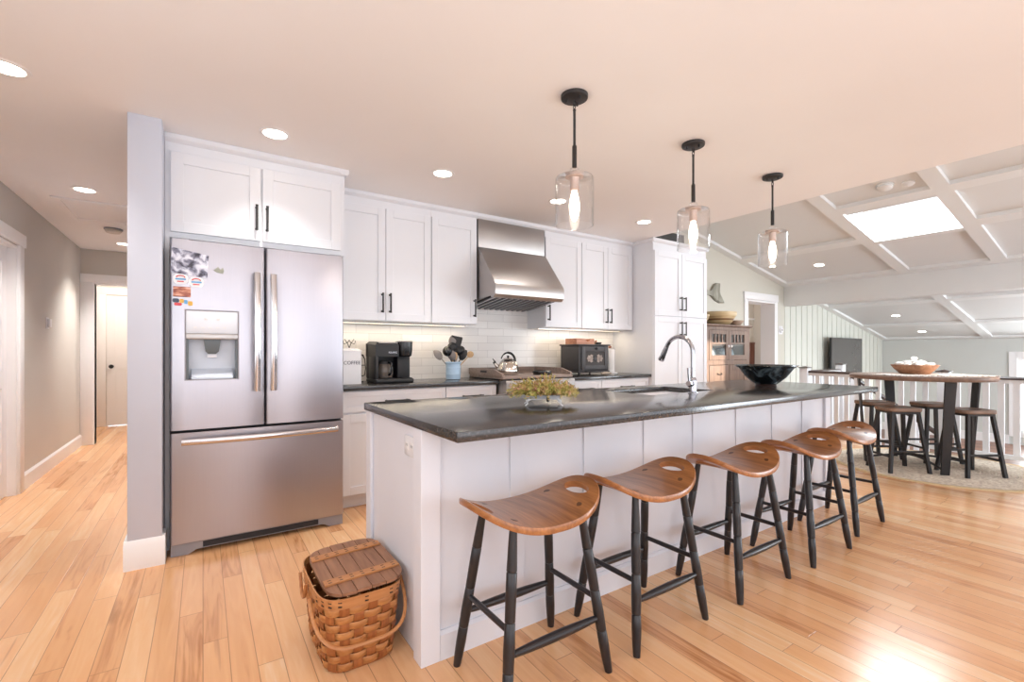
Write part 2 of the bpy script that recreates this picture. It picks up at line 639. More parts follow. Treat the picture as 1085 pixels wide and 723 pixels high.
M['drift'] = wood('driftwood', (120, 108, 98), (182, 166, 150), 'x', 1.0, 0.8)
M['bowl'] = ramp_noise('blue black glaze', [(0.40, (20, 22, 24)), (0.52, (34, 38, 42)), (0.60, (84, 96, 102)), (0.70, (116, 128, 132))], 11, 0.22)
M['bowl_foot'] = plain('brown glaze foot', (52, 32, 28), 0.35, var=0.2)
M['fol1'] = ramp_noise('yellow green sprigs', [(0.32, (128, 128, 58)), (0.46, (186, 174, 92)), (0.58, (198, 156, 106)), (0.70, (206, 160, 138))], 30, 0.6)
M['woodbowl'] = wood('turned wood bowl', (122, 82, 58), (172, 126, 96), 'x', 1.0, 0.5)
M['shell'] = ramp_noise('white shell', [(0.32, (176, 160, 150)), (0.45, (236, 232, 228)), (0.7, (246, 244, 242))], 16, 0.45)
M['runner'] = ramp_noise('woven white and brown cloth', [(0.40, (120, 104, 96)), (0.5, (226, 218, 212)), (0.7, (238, 232, 226))], 60, 0.9)
M['jute'] = ramp_noise('braided jute', [(0.3, (186, 170, 154)), (0.5, (218, 204, 186)), (0.7, (238, 228, 212))], 34, 0.95, bump=0.9)
M['jute_edge'] = plain('jute binding', (214, 190, 150), 0.9, var=0.06, scale=20, bump=0.4)
M['rail'] = wood('dark handrail wood', (50, 38, 36), (78, 60, 54), 'y', 1.0, 0.35, 0.2)
M['baluster'] = plain('white baluster paint', (236, 238, 242), 0.45, var=0.01)
M['tread'] = wood('brown tread', (124, 76, 54), (164, 112, 84), 'x', 1.0, 0.4)
M['tv'] = plain('dark screen', (84, 82, 80), 0.12, var=0.02, spec=0.8)
M['tail'] = ramp_noise('weathered grey driftwood', [(0.3, (134, 130, 118)), (0.6, (168, 164, 150)), (0.75, (190, 186, 172))], 14, 0.85, (1, 1, 0.3))
M['yellow'] = ramp_noise('yellow banded stoneware', [(0.3, (158, 132, 96)), (0.5, (190, 166, 126)), (0.7, (212, 192, 156))], 6, 0.35, (0.3, 0.3, 6))
M['brownband'] = plain('brown glaze band', (120, 88, 60), 0.4, var=0.1)
M['tanbowl'] = plain('tan stoneware', (178, 152, 132), 0.5, var=0.08)
M['wainscot'] = wood('red brown panelling', (88, 46, 34), (124, 70, 52), 'z', 1.0, 0.4)
M['skyglass'] = glass_thin('skylight glass', (0.97, 0.98, 1.0), 0.6)
M['badge'] = plain('silver badge', (190, 192, 198), 0.3, 0.6)
M['cavity'] = plain('carafe coffee glass', (92, 84, 78), 0.1, var=0.15, scale=20)
M['silver'] = plain('silver plastic', (186, 184, 184), 0.3, 0.7)
M['spoonwood'] = wood('pale spoon wood', (186, 148, 104), (222, 188, 146), 'z', 1.0, 0.6)
M['greyspoon'] = plain('grey nylon', (140, 132, 128), 0.5, var=0.1)
M['text'] = plain('dark grey lettering', (76, 78, 88), 0.6, var=0.02)
M['box_dark'] = plain('charcoal box', (72, 70, 68), 0.8, var=0.05)

# ------------------------------------------------------------------ setting: levels and slopes
H = 2.44            # flat ceiling
YW = 4.05           # kitchen back wall plane
EX = 4.2            # where the flat ceiling stops
XB = 8.40           # beam
XF = 12.80          # far wall
YF = -3.2           # glazed wall behind the camera
LOW = -0.60         # lower floor
RX = 6.95           # edge of the upper floor (railing line)
KZ = 0.1955


def vz(x):           # underside of the sloping ceiling
    return 2.752 - KZ * (x - 6.165)


# floors
mb = MB()
mb.box(-3.0, RX, YF, YW + 0.0, -0.12, 0)
mb.box(-3.0, -0.1, YW, 9.7, -0.12, 0)
mb.box(RX, XB, 3.05, 5.6, -0.12, 0)
struct('floor', mb, M['floor'], 'glossy light hickory strip floor', 'floor')
mb = MB()
mb.box(RX + 0.02, XF, YF, YW, LOW - 0.12, LOW)
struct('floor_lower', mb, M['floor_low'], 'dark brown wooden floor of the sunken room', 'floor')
mb = MB()
mb.box(RX - 0.02, RX + 0.02, YF, 3.05, LOW, -0.121)
mb.box(RX, XB + 0.1, 3.03, 3.07, LOW, -0.121)
mb.box(XB, XB + 0.1, 3.07, YW, LOW, -0.121)
struct('trim_1', mb, M['trim'])

# ceilings
mb = MB()
mb.box(-3.0, EX, YF, YW, H, H + 0.12)
mb.box(-3.0, -0.1, YW, 9.7, H, H + 0.12)
mb.box(EX - 0.12, EX, YF, YW, H + 0.12, 3.3)
struct('ceiling', mb, M['ceiling'], 'flat pinkish white kitchen ceiling', 'ceiling')

# vaulted ceiling slab with a skylight opening, in strips along y
SKX0, SKX1, SKY0, SKY1 = 6.22, 7.03, 1.49, 2.30


def slab(mb, x0, x1, y0, y1, t=0.10, dz=0.0):
    """a piece of the slope: underside at vz + dz"""
    mb.rings([[(x0, y0, vz(x0) + dz), (x0, y1, vz(x0) + dz), (x0, y1, vz(x0) + dz + t), (x0, y0, vz(x0) + dz + t)],
              [(x1, y0, vz(x1) + dz), (x1, y1, vz(x1) + dz), (x1, y1, vz(x1) + dz + t), (x1, y0, vz(x1) + dz + t)]])


mb = MB()
slab(mb, EX - 0.1, SKX0, YF, YW)
slab(mb, SKX1, XF, YF, YW)
slab(mb, SKX0, SKX1, YF, SKY0)
slab(mb, SKX0, SKX1, SKY1, YW)
struct('ceiling_vault', mb, M['vault'], 'sloping coffered white ceiling with a skylight', 'ceiling')
# skylight shaft and glass
mb = MB()
slab(mb, SKX0 - 0.03, SKX0, SKY0 - 0.03, SKY1 + 0.03, 0.30, 0.101)
slab(mb, SKX1, SKX1 + 0.03, SKY0 - 0.03, SKY1 + 0.03, 0.30, 0.101)
slab(mb, SKX0, SKX1, SKY0 - 0.03, SKY0, 0.30, 0.101)
slab(mb, SKX0, SKX1, SKY1, SKY1 + 0.03, 0.30, 0.101)
sk = struct('window_1', mb, M['trim'], 'square skylight in the sloping ceiling', 'skylight')
mb = MB()
slab(mb, SKX0, SKX1, SKY0, SKY1, 0.01, 0.36)
part('pane', mb, M['skyglass'], sk)

# ribs of the coffers
mb = MB()
RT = 0.04


def rib_x(y0, y1, x0, x1):
    slab(mb, x0, x1, y0, y1, RT, -RT)


def rib_y(x0, x1, y0, y1):
    slab(mb, x0, x1, y0, y1, RT, -RT)


for (a, b_) in ((YW - 0.11, YW), (2.30, 2.44), (1.35, 1.49), (-0.2, -0.06), (-1.9, -1.76)):
    rib_x(a, b_, EX, XB)
for (a, b_) in ((YW - 0.11, YW), (2.27, 2.41), (0.55, 0.69), (-1.2, -1.06)):
    rib_x(a, b_, XB + 0.14, XF)
YS = [YF, -1.9, -1.76, -0.2, -0.06, 1.35, 1.49, 2.30, 2.44, YW - 0.11]
for a, b_ in zip(YS[0::2], YS[1::2]):
    for x0, x1 in ((5.93, 6.08), (6.86, 7.04), (XB - 0.16, XB)):
        if x0 == 6.86 and (a == 1.49):
            x0, x1 = 7.03, 7.12
        if x0 == 5.93 and a == 2.44:
            continue
        rib_y(x0, x1, a, b_)
YS2 = [YF, -1.2, -1.06, 0.55, 0.69, 2.27, 2.41, YW - 0.11]
for a, b_ in zip(YS2[0::2], YS2[1::2]):
    for x0, x1 in ((XB + 0.14, XB + 0.30), (9.82, 9.97), (11.42, 11.57), (XF - 0.12, XF)):
        rib_y(x0, x1, a, b_)
struct('trim_2', mb, M['rib'])
struct('beam', MB().box(XB - 0.02, XB + 0.14, YF, YW, 1.945, vz(XB) + 0.05, 0.004), M['rib'], 'boxed white ceiling beam over the railing', 'beam')

# walls
mb = MB()
TH = 0.2
DX0, DX1, DZ = 7.20, 8.05, 1.985       # doorway in the back wall
mb.box(-0.18, DX0, YW, YW + TH, 0, 3.4)
mb.box(DX1, XB, YW, YW + TH, 0, 2.6)
mb.box(DX0, DX1, YW, YW + TH, DZ, 2.7)
struct('wall_back', mb, M['wall_warm'], 'pale grey-beige back wall', 'wall')
# shiplap wall of the lower room: separate upright boards
mb = MB()
x = XB
while x < XF - 0.01:
    x1 = min(x + 0.205, XF)
    xa, xb = x + 0.012, x1 - 0.012
    mb.rings([[(xa, YW, LOW), (xb, YW, LOW), (xb, YW + 0.02, LOW), (xa, YW + 0.02, LOW)],
              [(xa, YW, vz(xa)), (xb, YW, vz(xb)), (xb, YW + 0.02, vz(xb)), (xa, YW + 0.02, vz(xa))]])
    x = x1
mb.box(XB, XF, YW + 0.012, YW + TH, LOW, 2.4)
struct('wall_shiplap', mb, M['ship'], 'cream wall of upright boards in the sunken room', 'wall', smooth=0)
FW0, FW1, FZ0, FZ1 = 0.75, 1.96, -0.35, 1.04
mb = MB()
mb.box(XF, XF + 0.15, FW1, YW + TH, LOW, 1.6)
mb.box(XF, XF + 0.15, YF, FW0, LOW, 1.6)
mb.box(XF, XF + 0.15, FW0, FW1, FZ1, 1.6)
mb.box(XF, XF + 0.15, FW0, FW1, LOW, FZ0)
struct('wall_far', mb, M['wall_far'], 'pale grey far wall of the sunken room', 'wall')
mb = MB()
mb.box(XF - 0.02, XF, FW1, FW1 + 0.11, FZ0 - 0.1, FZ1 + 0.12)
mb.box(XF - 0.02, XF, FW0 - 0.11, FW0, FZ0 - 0.1, FZ1 + 0.12)
mb.box(XF - 0.025, XF, FW0, FW1, FZ1, FZ1 + 0.12)
mb.box(XF - 0.03, XF, FW0, FW1, FZ0 - 0.1, FZ0)
mb.box(XF + 0.04, XF + 0.08, FW0, FW0 + 0.05, FZ0, FZ1)
mb.box(XF + 0.04, XF + 0.08, FW1 - 0.05, FW1, FZ0, FZ1)
mb.box(XF + 0.04, XF + 0.08, FW0 + 0.05, FW1 - 0.05, FZ1 - 0.05, FZ1)
mb.box(XF + 0.04, XF + 0.08, FW0 + 0.05, FW1 - 0.05, FZ0, FZ0 + 0.05)
wf = struct('window_2', mb, M['trim'], 'tall white window in the far wall', 'window')
part('pane', MB().box(XF + 0.055, XF + 0.062, FW0 + 0.05, FW1 - 0.05, FZ0 + 0.05, FZ1 - 0.05), M['pane'], wf)
mb = MB()
mb.box(XF - 0.015, XF, FW1 + 0.11, YW, LOW, LOW + 0.17)
mb.box(XF - 0.015, XF, YF, FW0 - 0.11, LOW, LOW + 0.17)
struct('baseboard_far', mb, M['trim'])

# glazed wall behind the camera (openings for the daylight)
mb = MB()
ops_ = [(-0.8, 2.2, 0.4, 2.3), (3.1, 4.55, 0.4, 2.4), (4.8, 6.6, 0.4, 2.4), (6.90, 7.62, 1.62, 2.46), (7.9, 11.6, -0.3, 1.6)]
xs = -3.0
for x0, x1, z0, z1 in ops_:
    mb.box(xs, x0, YF - 0.12, YF, LOW, 3.4)
    mb.box(x0, x1, YF - 0.12, YF, LOW, z0)
    mb.box(x0, x1, YF - 0.12, YF, z1, 3.4)
    xs = x1
mb.box(xs, XF + 0.15, YF - 0.12, YF, LOW, 3.4)
wfr = struct('wall_front', mb, M['wall_kit'])
for k_, (x0, x1, z0, z1) in enumerate(ops_):
    if k_ == 3:
        continue
    mb = MB()
    nf = int((x1 - x0) / 0.05)
    cur = [(x0 - 0.05 + (x1 - x0 + 0.1) * i / nf, YF + 0.045 + 0.018 * math.sin(i * 1.3)) for i in range(nf + 1)]
    mb.prism_z(cur + [(x, y + 0.004) for x, y in reversed(cur)], z0 - 0.1, z1 + 0.1)
    part('sun_blocker', mb, M['paper'], wfr)  # unseen sheet added to keep the sun out of this opening
mb = MB()
for x0, x1, z0, z1 in ops_:
    mb.box(x0 - 0.09, x0, YF, YF + 0.02, z0 - 0.09, z1 + 0.09)
    mb.box(x1, x1 + 0.06, YF, YF + 0.02, z0 - 0.09, z1 + 0.09)
    mb.box(x0, x1, YF, YF + 0.02, z1, z1 + 0.09)
    mb.box(x0, x1, YF, YF + 0.02, z0 - 0.09, z0)
struct('trim_3', mb, M['trim'])

# hall: left wall with a door, end wall with a cased opening, far door
HX = -1.26
mb = MB()
mb.box(HX - 0.12, HX, 5.36, 7.84, 0, H)
mb.box(-1.87, -1.75, 7.84, 9.7, 0, H)
mb.box(-1.75, HX - 0.12, 7.72, 7.84, 0, H)
mb.box(HX - 0.12, HX, 4.50, 5.36, 2.02, H)
mb.box(HX - 0.12, HX, YF, 4.50, 0, H)
struct('wall_left', mb, M['wall'], 'warm grey wall of the hallway', 'wall')
mb = MB()
mb.box(HX, HX + 0.022, 5.36, 5.467, 0, 2.03, 0.003)
mb.box(HX, HX + 0.022, 4.39, 4.50, 0, 2.03, 0.003)
mb.box(HX, HX + 0.028, 4.36, 5.50, 2.03, 2.13, 0.003)
mb.box(HX - 0.12, HX + 0.005, 5.335, 5.36, 0, 2.02)
mb.box(HX - 0.12, HX + 0.005, 4.50, 4.525, 0, 2.02)
mb.box(HX - 0.12, HX + 0.005, 4.525, 5.335, 2.0, 2.02)
struct('trim_4', mb, M['trim'], 'white door casing on the hallway wall', 'door casing')


def panel_door(mb, ax, u0, u1, z0, z1, d0, d1):
    """two-panel door; ax 'x': spans x, thickness along y d0 (seen) .. d1; ax 'y' the other way"""
    def bx(a0, a1, c0, c1, e0, e1, bev=0.0):
        if ax == 'x':
            mb.box(a0, a1, min(e0, e1), max(e0, e1), c0, c1, bev)
        else:
            mb.box(min(e0, e1), max(e0, e1), a0, a1, c0, c1, bev)
    s = 0.11
    zm = z0 + (z1 - z0) * 0.47
    bx(u0, u0 + s, z0, z1, d0, d1)
    bx(u1 - s, u1, z0, z1, d0, d1)
    bx(u0 + s, u1 - s, z1 - 0.13, z1, d0, d1)
    bx(u0 + s, u1 - s, z0, z0 + 0.2, d0, d1)
    bx(u0 + s, u1 - s, zm - 0.07, zm + 0.07, d0, d1)
    m_ = d0 + (d1 - d0) * 0.35
    bx(u0 + s, u1 - s, z0 + 0.2, zm - 0.07, m_, d1)
    bx(u0 + s, u1 - s, zm + 0.07, z1 - 0.13, m_, d1)


mb = MB()
panel_door(mb, 'y', 4.525, 5.335, 0.01, 2.0, HX - 0.05, HX - 0.09)
struct('door_2', mb, M['trim'], 'white door at the left edge', 'door')
mb = MB()
mb.box(HX, -1.149 + 0.02, 7.72, 7.84, 0, H)
mb.box(-1.149 + 0.02, -0.3, 7.72, 7.84, 2.03, H)
struct('wall_hall_end', mb, M['wall'], 'hallway end wall above the cased opening', 'wall')
mb = MB()
mb.box(HX, -1.149, 7.70, 7.72, 0, 2.03, 0.003)
mb.box(HX, -0.3, 7.695, 7.72, 2.03, 2.13, 0.003)
mb.box(-1.149, -1.129, 7.70, 7.84, 0, 2.03)
mb.box(-1.129, -0.3, 7.72, 7.84, 2.01, 2.03)
struct('trim_5', mb, M['trim'], 'white casing of the hallway opening', 'door casing')
mb = MB()
mb.box(-1.75, -1.247, 9.47, 9.6, 0, H)
mb.box(-1.247, -0.46, 9.47, 9.6, 2.04, H)
mb.box(-0.46, -0.19, 9.47, 9.6, 0, H)
struct('wall_hall_far', mb, M['wall'])
mb = MB()
mb.box(-1.365, -1.25, 9.45, 9.47, 0, 2.05, 0.003)
mb.box(-0.455, -0.345, 9.45, 9.47, 0, 2.05, 0.003)
mb.box(-1.385, -0.33, 9.445, 9.47, 2.05, 2.16, 0.003)
struct('trim_6', mb, M['trim'])
mb = MB()
panel_door(mb, 'x', -1.245, -0.462, 0.01, 2.035, 9.475, 9.515)
d1 = struct('door_1', mb, M['trim'], 'white two-panel door at the end of the hallway', 'door')
mb = MB()
mb.lathe([(0.026, 0), (0.026, 0.008), (0.010, 0.012), (0.010, 0.035), (0.026, 0.042), (0.031, 0.056), (0.024, 0.070), (0.0, 0.074)],
         (-1.185, 9.475, 0.93), 20, Matrix.Rotation(PI / 2, 3, 'X'))
part('door_knob', mb, M['black'], d1)
# partition between hall and fridge
struct('wall_partition', MB().box(-0.335, -0.187, 3.175, 7.72, 0, H, 0.004), M['wall_kit'], 'white end of the wall beside the fridge', 'wall')
struct('wall_partition_far', MB().box(-0.335, -0.187, 7.84, 9.47, 0, H), M['wall'])
mb = MB()
mb.prism_x([(3.160, 0), (3.160, 0.125), (3.175, 0.155), (3.30, 0.155), (3.30, 0)], -0.187, -0.172)
mb.prism_x([(3.160, 0), (3.160, 0.125), (3.175, 0.155), (7.70, 0.155), (7.70, 0)], -0.350, -0.335)
mb.prism_x([(3.160, 0), (3.160, 0.125), (3.1745, 0.155), (3.1745, 0)], -0.335, -0.187)
struct('baseboard_partition', mb, M['trim'])
mb = MB()
for a, b_ in ((5.467, 7.70),):
    mb.prism(((0, 0), (0.016, 0), (0.016, 0.12), (0.004, 0.14), (0, 0.14)), lambda p: (HX + p[0], a, p[1]), lambda p: (HX + p[0], b_, p[1]))
struct('baseboard_left', mb, M['trim'])

# doorway in the back wall: casing and the room behind
mb = MB()
mb.box(7.115, DX0, YW - 0.022, YW, 0, 2.0, 0.003)
mb.box(DX1, 8.13, YW - 0.022, YW, 0, 2.0, 0.003)
mb.box(7.10, 8.145, YW - 0.028, YW, 2.0, 2.115, 0.003)
mb.box(DX0 - 0.004, DX0 + 0.018, YW - 0.022, YW + TH + 0.02, 0, DZ)
mb.box(DX1 - 0.018, DX1 + 0.004, YW - 0.022, YW + TH + 0.02, 0, DZ)
mb.box(DX0 + 0.018, DX1 - 0.018, YW - 0.022, YW + TH + 0.02, DZ - 0.018, DZ + 0.01)
struct('trim_7', mb, M['trim'], 'white casing around the doorway beside the hutch', 'door casing')
mb = MB()
mb.box(6.6, 10.2, 5.58, 5.68, 0, 2.5)
mb.box(6.5, 6.6, YW + TH, 5.68, 0, 2.5)
mb.box(10.2, 10.3, YW + TH, 5.68, 0, 2.5)
mb.box(6.5, 10.3, YW + TH, 5.68, 2.5, 2.6)
struct('wall_side_room', mb, M['side_wall'])
mb = MB()
x = 6.6
while x < 10.15:
    mb.box(x + 0.003, x + 0.117, 5.55, 5.578, 0, 1.33)
    x += 0.12
mb.box(6.6, 10.2, 5.54, 5.579, 1.33, 1.36)
struct('trim_8', mb, M['wainscot'], 'red brown panelling seen through the doorway', 'panelling')
struct('trim_9', MB().box(6.6, 10.2, 5.55, 5.579, 1.86, 1.90), M['trim'])
light('vestibule_fill', 'POINT', (-0.6, 8.6, 2.25), (0, 0, 0), 26, (1.0, 0.92, 0.84), shadow_soft_size=0.15)  # unseen fill added to brighten the end of the hall
light('side_room_fill', 'POINT', (9.2, 4.9, 2.2), (0, 0, 0), 7, (1.0, 0.94, 0.88), shadow_soft_size=0.15)  # unseen fill added to light the closed room behind the doorway

# backsplash tiles
struct('backsplash', MB().box(0.84, 4.195, YW - 0.012, YW - 0.0005, 0.90, 1.75), M['tile'], 'glossy white tile backsplash', 'backsplash')

# stairs down to the sunken room, beside the railing
mb = MB()
for i in range(3):
    y1 = 3.02 - 0.27 * i
    mb.box(RX + 0.03, 7.97, y1 - 0.27, y1, LOW, -0.15 * (i + 1) - 0.03)
st_ = struct('stairs', mb, M['trim'], 'short white stair down to the sunken room', 'stairs')
mb = MB()
for i in range(3):
    y1 = 3.02 - 0.27 * i
    mb.box(RX + 0.03, 7.98, y1 - 0.29, y1 - 0.001, -0.15 * (i + 1) - 0.03, -0.15 * (i + 1), 0.005)
part('tread', mb, M['tread'], st_)

# ------------------------------------------------------------------ kitchen cabinets
def shaker(x0, x1, z0, z1, yf, th=0.02, rail=0.062):
    """framed flat-panel door or drawer front, face at yf looking along -y"""
    mb = MB()
    b_ = 0.0015
    mb.box(x0, x0 + rail, yf, yf + th, z0, z1, b_, 1)
    mb.box(x1 - rail, x1, yf, yf + th, z0, z1, b_, 1)
    mb.box(x0 + rail, x1 - rail, yf, yf + th, z1 - rail, z1, b_, 1)
    mb.box(x0 + rail, x1 - rail, yf, yf + th, z0, z0 + rail, b_, 1)
    mb.box(x0 + rail - 0.003, x1 - rail + 0.003, yf + 0.009, yf + th - 0.002, z0 + rail - 0.003, z1 - rail + 0.003)
    return mb


def slab_front(x0, x1, z0, z1, yf, th=0.02):
    return MB().box(x0, x1, yf, yf + th, z0, z1, 0.002, 1)


def bar_handle(parent, x, z, yf, length=0.16, vertical=True):
    """black bar pull on two posts"""
    mb = MB()
    h_ = length / 2
    y = yf - 0.032
    if vertical:
        mb.tube([(x, y, z - h_), (x, y, z - h_ + 0.01), (x, y, z + h_ - 0.01), (x, y, z + h_)], [0.0085, 0.0072, 0.0072, 0.0085], 10)
        for s_ in (-1, 1):
            mb.tube([(x, yf + 0.001, z + s_ * (h_ - 0.012)), (x, y, z + s_ * (h_ - 0.012))], [0.0085, 0.0055], 10)
    else:
        mb.tube([(x - h_, y, z), (x - h_ + 0.01, y, z), (x + h_ - 0.01, y, z), (x + h_, y, z)], [0.0085, 0.0072, 0.0072, 0.0085], 10)
        for s_ in (-1, 1):
            mb.tube([(x + s_ * (h_ - 0.012), yf + 0.001, z), (x + s_ * (h_ - 0.012), y, z)], [0.0085, 0.0055], 10)
    return part('handle', mb, M['black'], parent)


def crown_x(mb, x0, x1, yf, z0=2.335, ends=0.0):
    """frieze and small crown along the top, face at yf"""
    mb.prism(((yf, z0), (yf, 2.393), (yf - 0.012, 2.397), (yf - 0.026, 2.412), (yf - 0.026, 2.4385), (yf + 0.03, 2.4385), (yf + 0.03, z0)),
             lambda p: (x0 - (0.026 * ends if p[0] < yf else 0), p[0] - 0.0015, p[1]), lambda p: (x1 + (0.026 * ends if p[0] < yf else 0), p[0] - 0.0015, p[1]))


# refrigerator surround: cabinet over the fridge with its side panels
YFC = 3.345
t = thing('fridge_cabinet', 'white two-door wall cabinet above the refrigerator', 'cabinet', (0.32, 3.7, 0))
mb = MB()
mb.box(-0.185, 0.829, YFC + 0.02, YW - 0.001, 1.835, 2.4383)
mb.box(-0.185, -0.163, YFC + 0.02, YW - 0.001, 0.0, 1.835)
mb.box(0.803, 0.829, YFC + 0.10, YW - 0.001, 0.0, 1.835)
part('body', mb, M['cab'], t)
mb = MB()
crown_x(mb, -0.185, 0.829, YFC + 0.02, 2.345)
mb.prism(((0.829, 2.40), (0.841, 2.397), (0.855, 2.412), (0.855, 2.4385), (0.80, 2.4385), (0.80, 2.40)),
         lambda p: (p[0], YFC - 0.006, p[1]), lambda p: (p[0], YW - 0.36, p[1]))
part('crown', mb, M['cab'], t)
d = part('door', shaker(-0.158, 0.306, 1.868, 2.333, YFC), M['cab'], t)
bar_handle(d, 0.283, 2.01, YFC, 0.16)
d = part('door', shaker(0.318, 0.798, 1.868, 2.333, YFC), M['cab'], t)
bar_handle(d, 0.342, 2.01, YFC, 0.16)

# wall cabinets
YU = 3.72
ZU0, ZU1 = 1.412, 2.335


def wall_cab(label, x0, x1, doors, handles):
    t = thing('wall_cabinet', label, 'cabinet', ((x0 + x1) / 2, 3.9, ZU0), 'white wall cabinets over the back counter')
    part('body', MB().box(x0, x1, YU + 0.02, YW - 0.013, ZU0, 2.4383), M['cab'], t)
    mb = MB()
    crown_x(mb, x0, x1, YU + 0.012, ZU1)
    part('crown', mb, M['cab'], t)
    for i, (a, b_) in enumerate(doors):
        d = part('door', shaker(a, b_, ZU0 + 0.004, ZU1 - 0.002, YU), M['cab'], t)
        bar_handle(d, handles[i], 1.56, YU, 0.16)
    return t


wall_cab('white two-door wall cabinet above the coffee maker', 0.834, 1.646, [(0.838, 1.242), (1.246, 1.642)], [1.212, 1.276])
wall_cab('white single-door wall cabinet left of the range hood', 1.647, 2.100, [(1.651, 2.096)], [2.066])
wall_cab('white single-door wall cabinet right of the range hood', 2.896, 3.388, [(2.900, 3.384)], [2.930])
wall_cab('white two-door wall cabinet next to the tall pantry', 3.389, 4.194, [(3.393, 3.779), (3.783, 4.178)], [3.750, 3.812])

# tall pantry
YP = 3.415
t = thing('pantry_cabinet', 'tall white four-door pantry cabinet at the end of the kitchen run', 'cabinet', (4.68, 3.7, 0))
mb = MB()
mb.box(4.197, 5.185, YP + 0.02, YW - 0.001, 0.10, 2.4383)
mb.box(4.22, 5.17, YP + 0.08, YW - 0.001, 0.0, 0.10)
part('body', mb, M['cab'], t)
mb = MB()
crown_x(mb, 4.197, 5.185, YP + 0.02, 2.31, 1)
mb.prism(((4.197, 2.40), (4.185, 2.397), (4.171, 2.412), (4.171, 2.4385), (4.22, 2.4385), (4.22, 2.40)),
         lambda p: (p[0], YP - 0.006, p[1]), lambda p: (p[0], YU - 0.002, p[1]))
mb.box(4.193, 4.199, YP + 0.02, YU - 0.002, 2.31, 2.40)
mb.prism(((5.185, 2.40), (5.197, 2.397), (5.211, 2.412), (5.211, 2.4385), (5.16, 2.4385), (5.16, 2.40)),
         lambda p: (p[0], YP - 0.006, p[1]), lambda p: (p[0], YW - 0.02, p[1]))
part('crown', mb, M['cab'], t)
for z0, z1, hz in ((0.115, 1.563, 1.43), (1.571, 2.306, 1.72)):
    d = part('door', shaker(4.204, 4.686, z0, z1, YP), M['cab'], t)
    bar_handle(d, 4.652, hz, YP, 0.16)
    d = part('door', shaker(4.692, 5.180, z0, z1, YP), M['cab'], t)
    bar_handle(d, 4.726, hz, YP, 0.16)
solo('storage_box', MB().box(4.55, 5.02, 3.62, 3.95, 2.4395, 2.62, 0.008), M['box_dark'],
     'charcoal box on top of the tall pantry', 'box')

# base cabinets
YB = 3.48


def base_cab(label, x0, x1, fronts):
    t = thing('base_cabinet', label, 'cabinet', ((x0 + x1) / 2, 3.75, 0), 'white base cabinets under the back counter')
    mb = MB()
    mb.box(x0, x1, YB + 0.02, YW - 0.02, 0.10, 0.876)
    part('body', mb, M['cab'], t)
    part('toe_kick', MB().box(x0, x1, YB + 0.07, YB + 0.09, 0.0, 0.10), M['cab'], t)
    for kind, a, b_, z0, z1 in fronts:
        if kind == 'drawer':
            d = part('drawer', shaker(a, b_, z0, z1, YB, rail=0.04), M['cab'], t)
            bar_handle(d, (a + b_) / 2, (z0 + z1) / 2 - 0.005, YB, min(0.19, (b_ - a) * 0.42), False)
        else:
            d = part('door', shaker(a, b_, z0, z1, YB), M['cab'], t)
            bar_handle(d, b_ - 0.03 if kind == 'doorL' else a + 0.03, z1 - 0.11, YB, 0.16)
    return t


base_cab('white base cabinet with a drawer below the coffee maker', 0.832, 1.668,
         [('drawer', 0.836, 1.664, 0.715, 0.868), ('doorL', 0.836, 1.248, 0.105, 0.70), ('doorR', 1.252, 1.664, 0.105, 0.70)])
base_cab('white drawer base cabinet left of the range', 1.669, 2.163,
         [('drawer', 1.673, 2.157, 0.715, 0.868), ('drawer', 1.673, 2.157, 0.415, 0.70), ('drawer', 1.673, 2.157, 0.105, 0.40)])
base_cab('white base cabinet right of the range below the toy stove', 2.985, 3.448,
         [('drawer', 2.989, 3.444, 0.715, 0.868), ('doorR', 2.989, 3.444, 0.105, 0.70)])
base_cab('white base cabinet beside the pantry, below the paper towels', 3.449, 4.194,
         [('drawer', 3.453, 4.180, 0.715, 0.868), ('doorL', 3.453, 3.815, 0.105, 0.70), ('doorR', 3.819, 4.180, 0.105, 0.70)])
solo('back_worktop', MB().box(0.832, 2.175, 3.45, YW - 0.013, 0.877, 0.91, 0.004), M['stone'],
     'dark stone worktop between the refrigerator and the range', 'worktop', 'stone worktops along the back wall')
solo('back_worktop', MB().box(2.975, 4.194, 3.45, YW - 0.013, 0.877, 0.91, 0.004), M['stone'],
     'dark stone worktop between the range and the pantry', 'worktop', 'stone worktops along the back wall')

# under-cabinet light strips
for x0, x1, lab in ((0.86, 2.07, 'thin light strip under the cabinets above the coffee maker'),
                    (2.93, 4.16, 'thin light strip under the cabinets above the toy stove')):
    t = thing('light_strip', lab, 'light', ((x0 + x1) / 2, 3.99, ZU0 - 0.012), 'light strips under the wall cabinets')
    part('channel', MB().box(x0, x1, 3.885, 3.915, ZU0 - 0.010, ZU0 - 0.001), M['silver'], t)
    part('diffuser', MB().box(x0 + 0.01, x1 - 0.01, 3.888, 3.912, ZU0 - 0.012, ZU0 - 0.0095), M['strip'], t)
    lo = light('strip_glow', 'AREA', ((x0 + x1) / 2, 3.90, ZU0 - 0.016), (0, 0, 0), 1.5, (1.0, 0.84, 0.62), x1 - x0 - 0.05, 0.02)

# ------------------------------------------------------------------ refrigerator
t = thing('refrigerator', 'stainless french-door refrigerator with an ice dispenser', 'refrigerator', (0.316, 3.6, 0))
part('body', MB().box(-0.150, 0.783, 3.302, 3.98, 0.03, 1.785, 0.006), M['fridge_side'], t)
YD0, YD1 = 3.22, 3.30
mb = MB()
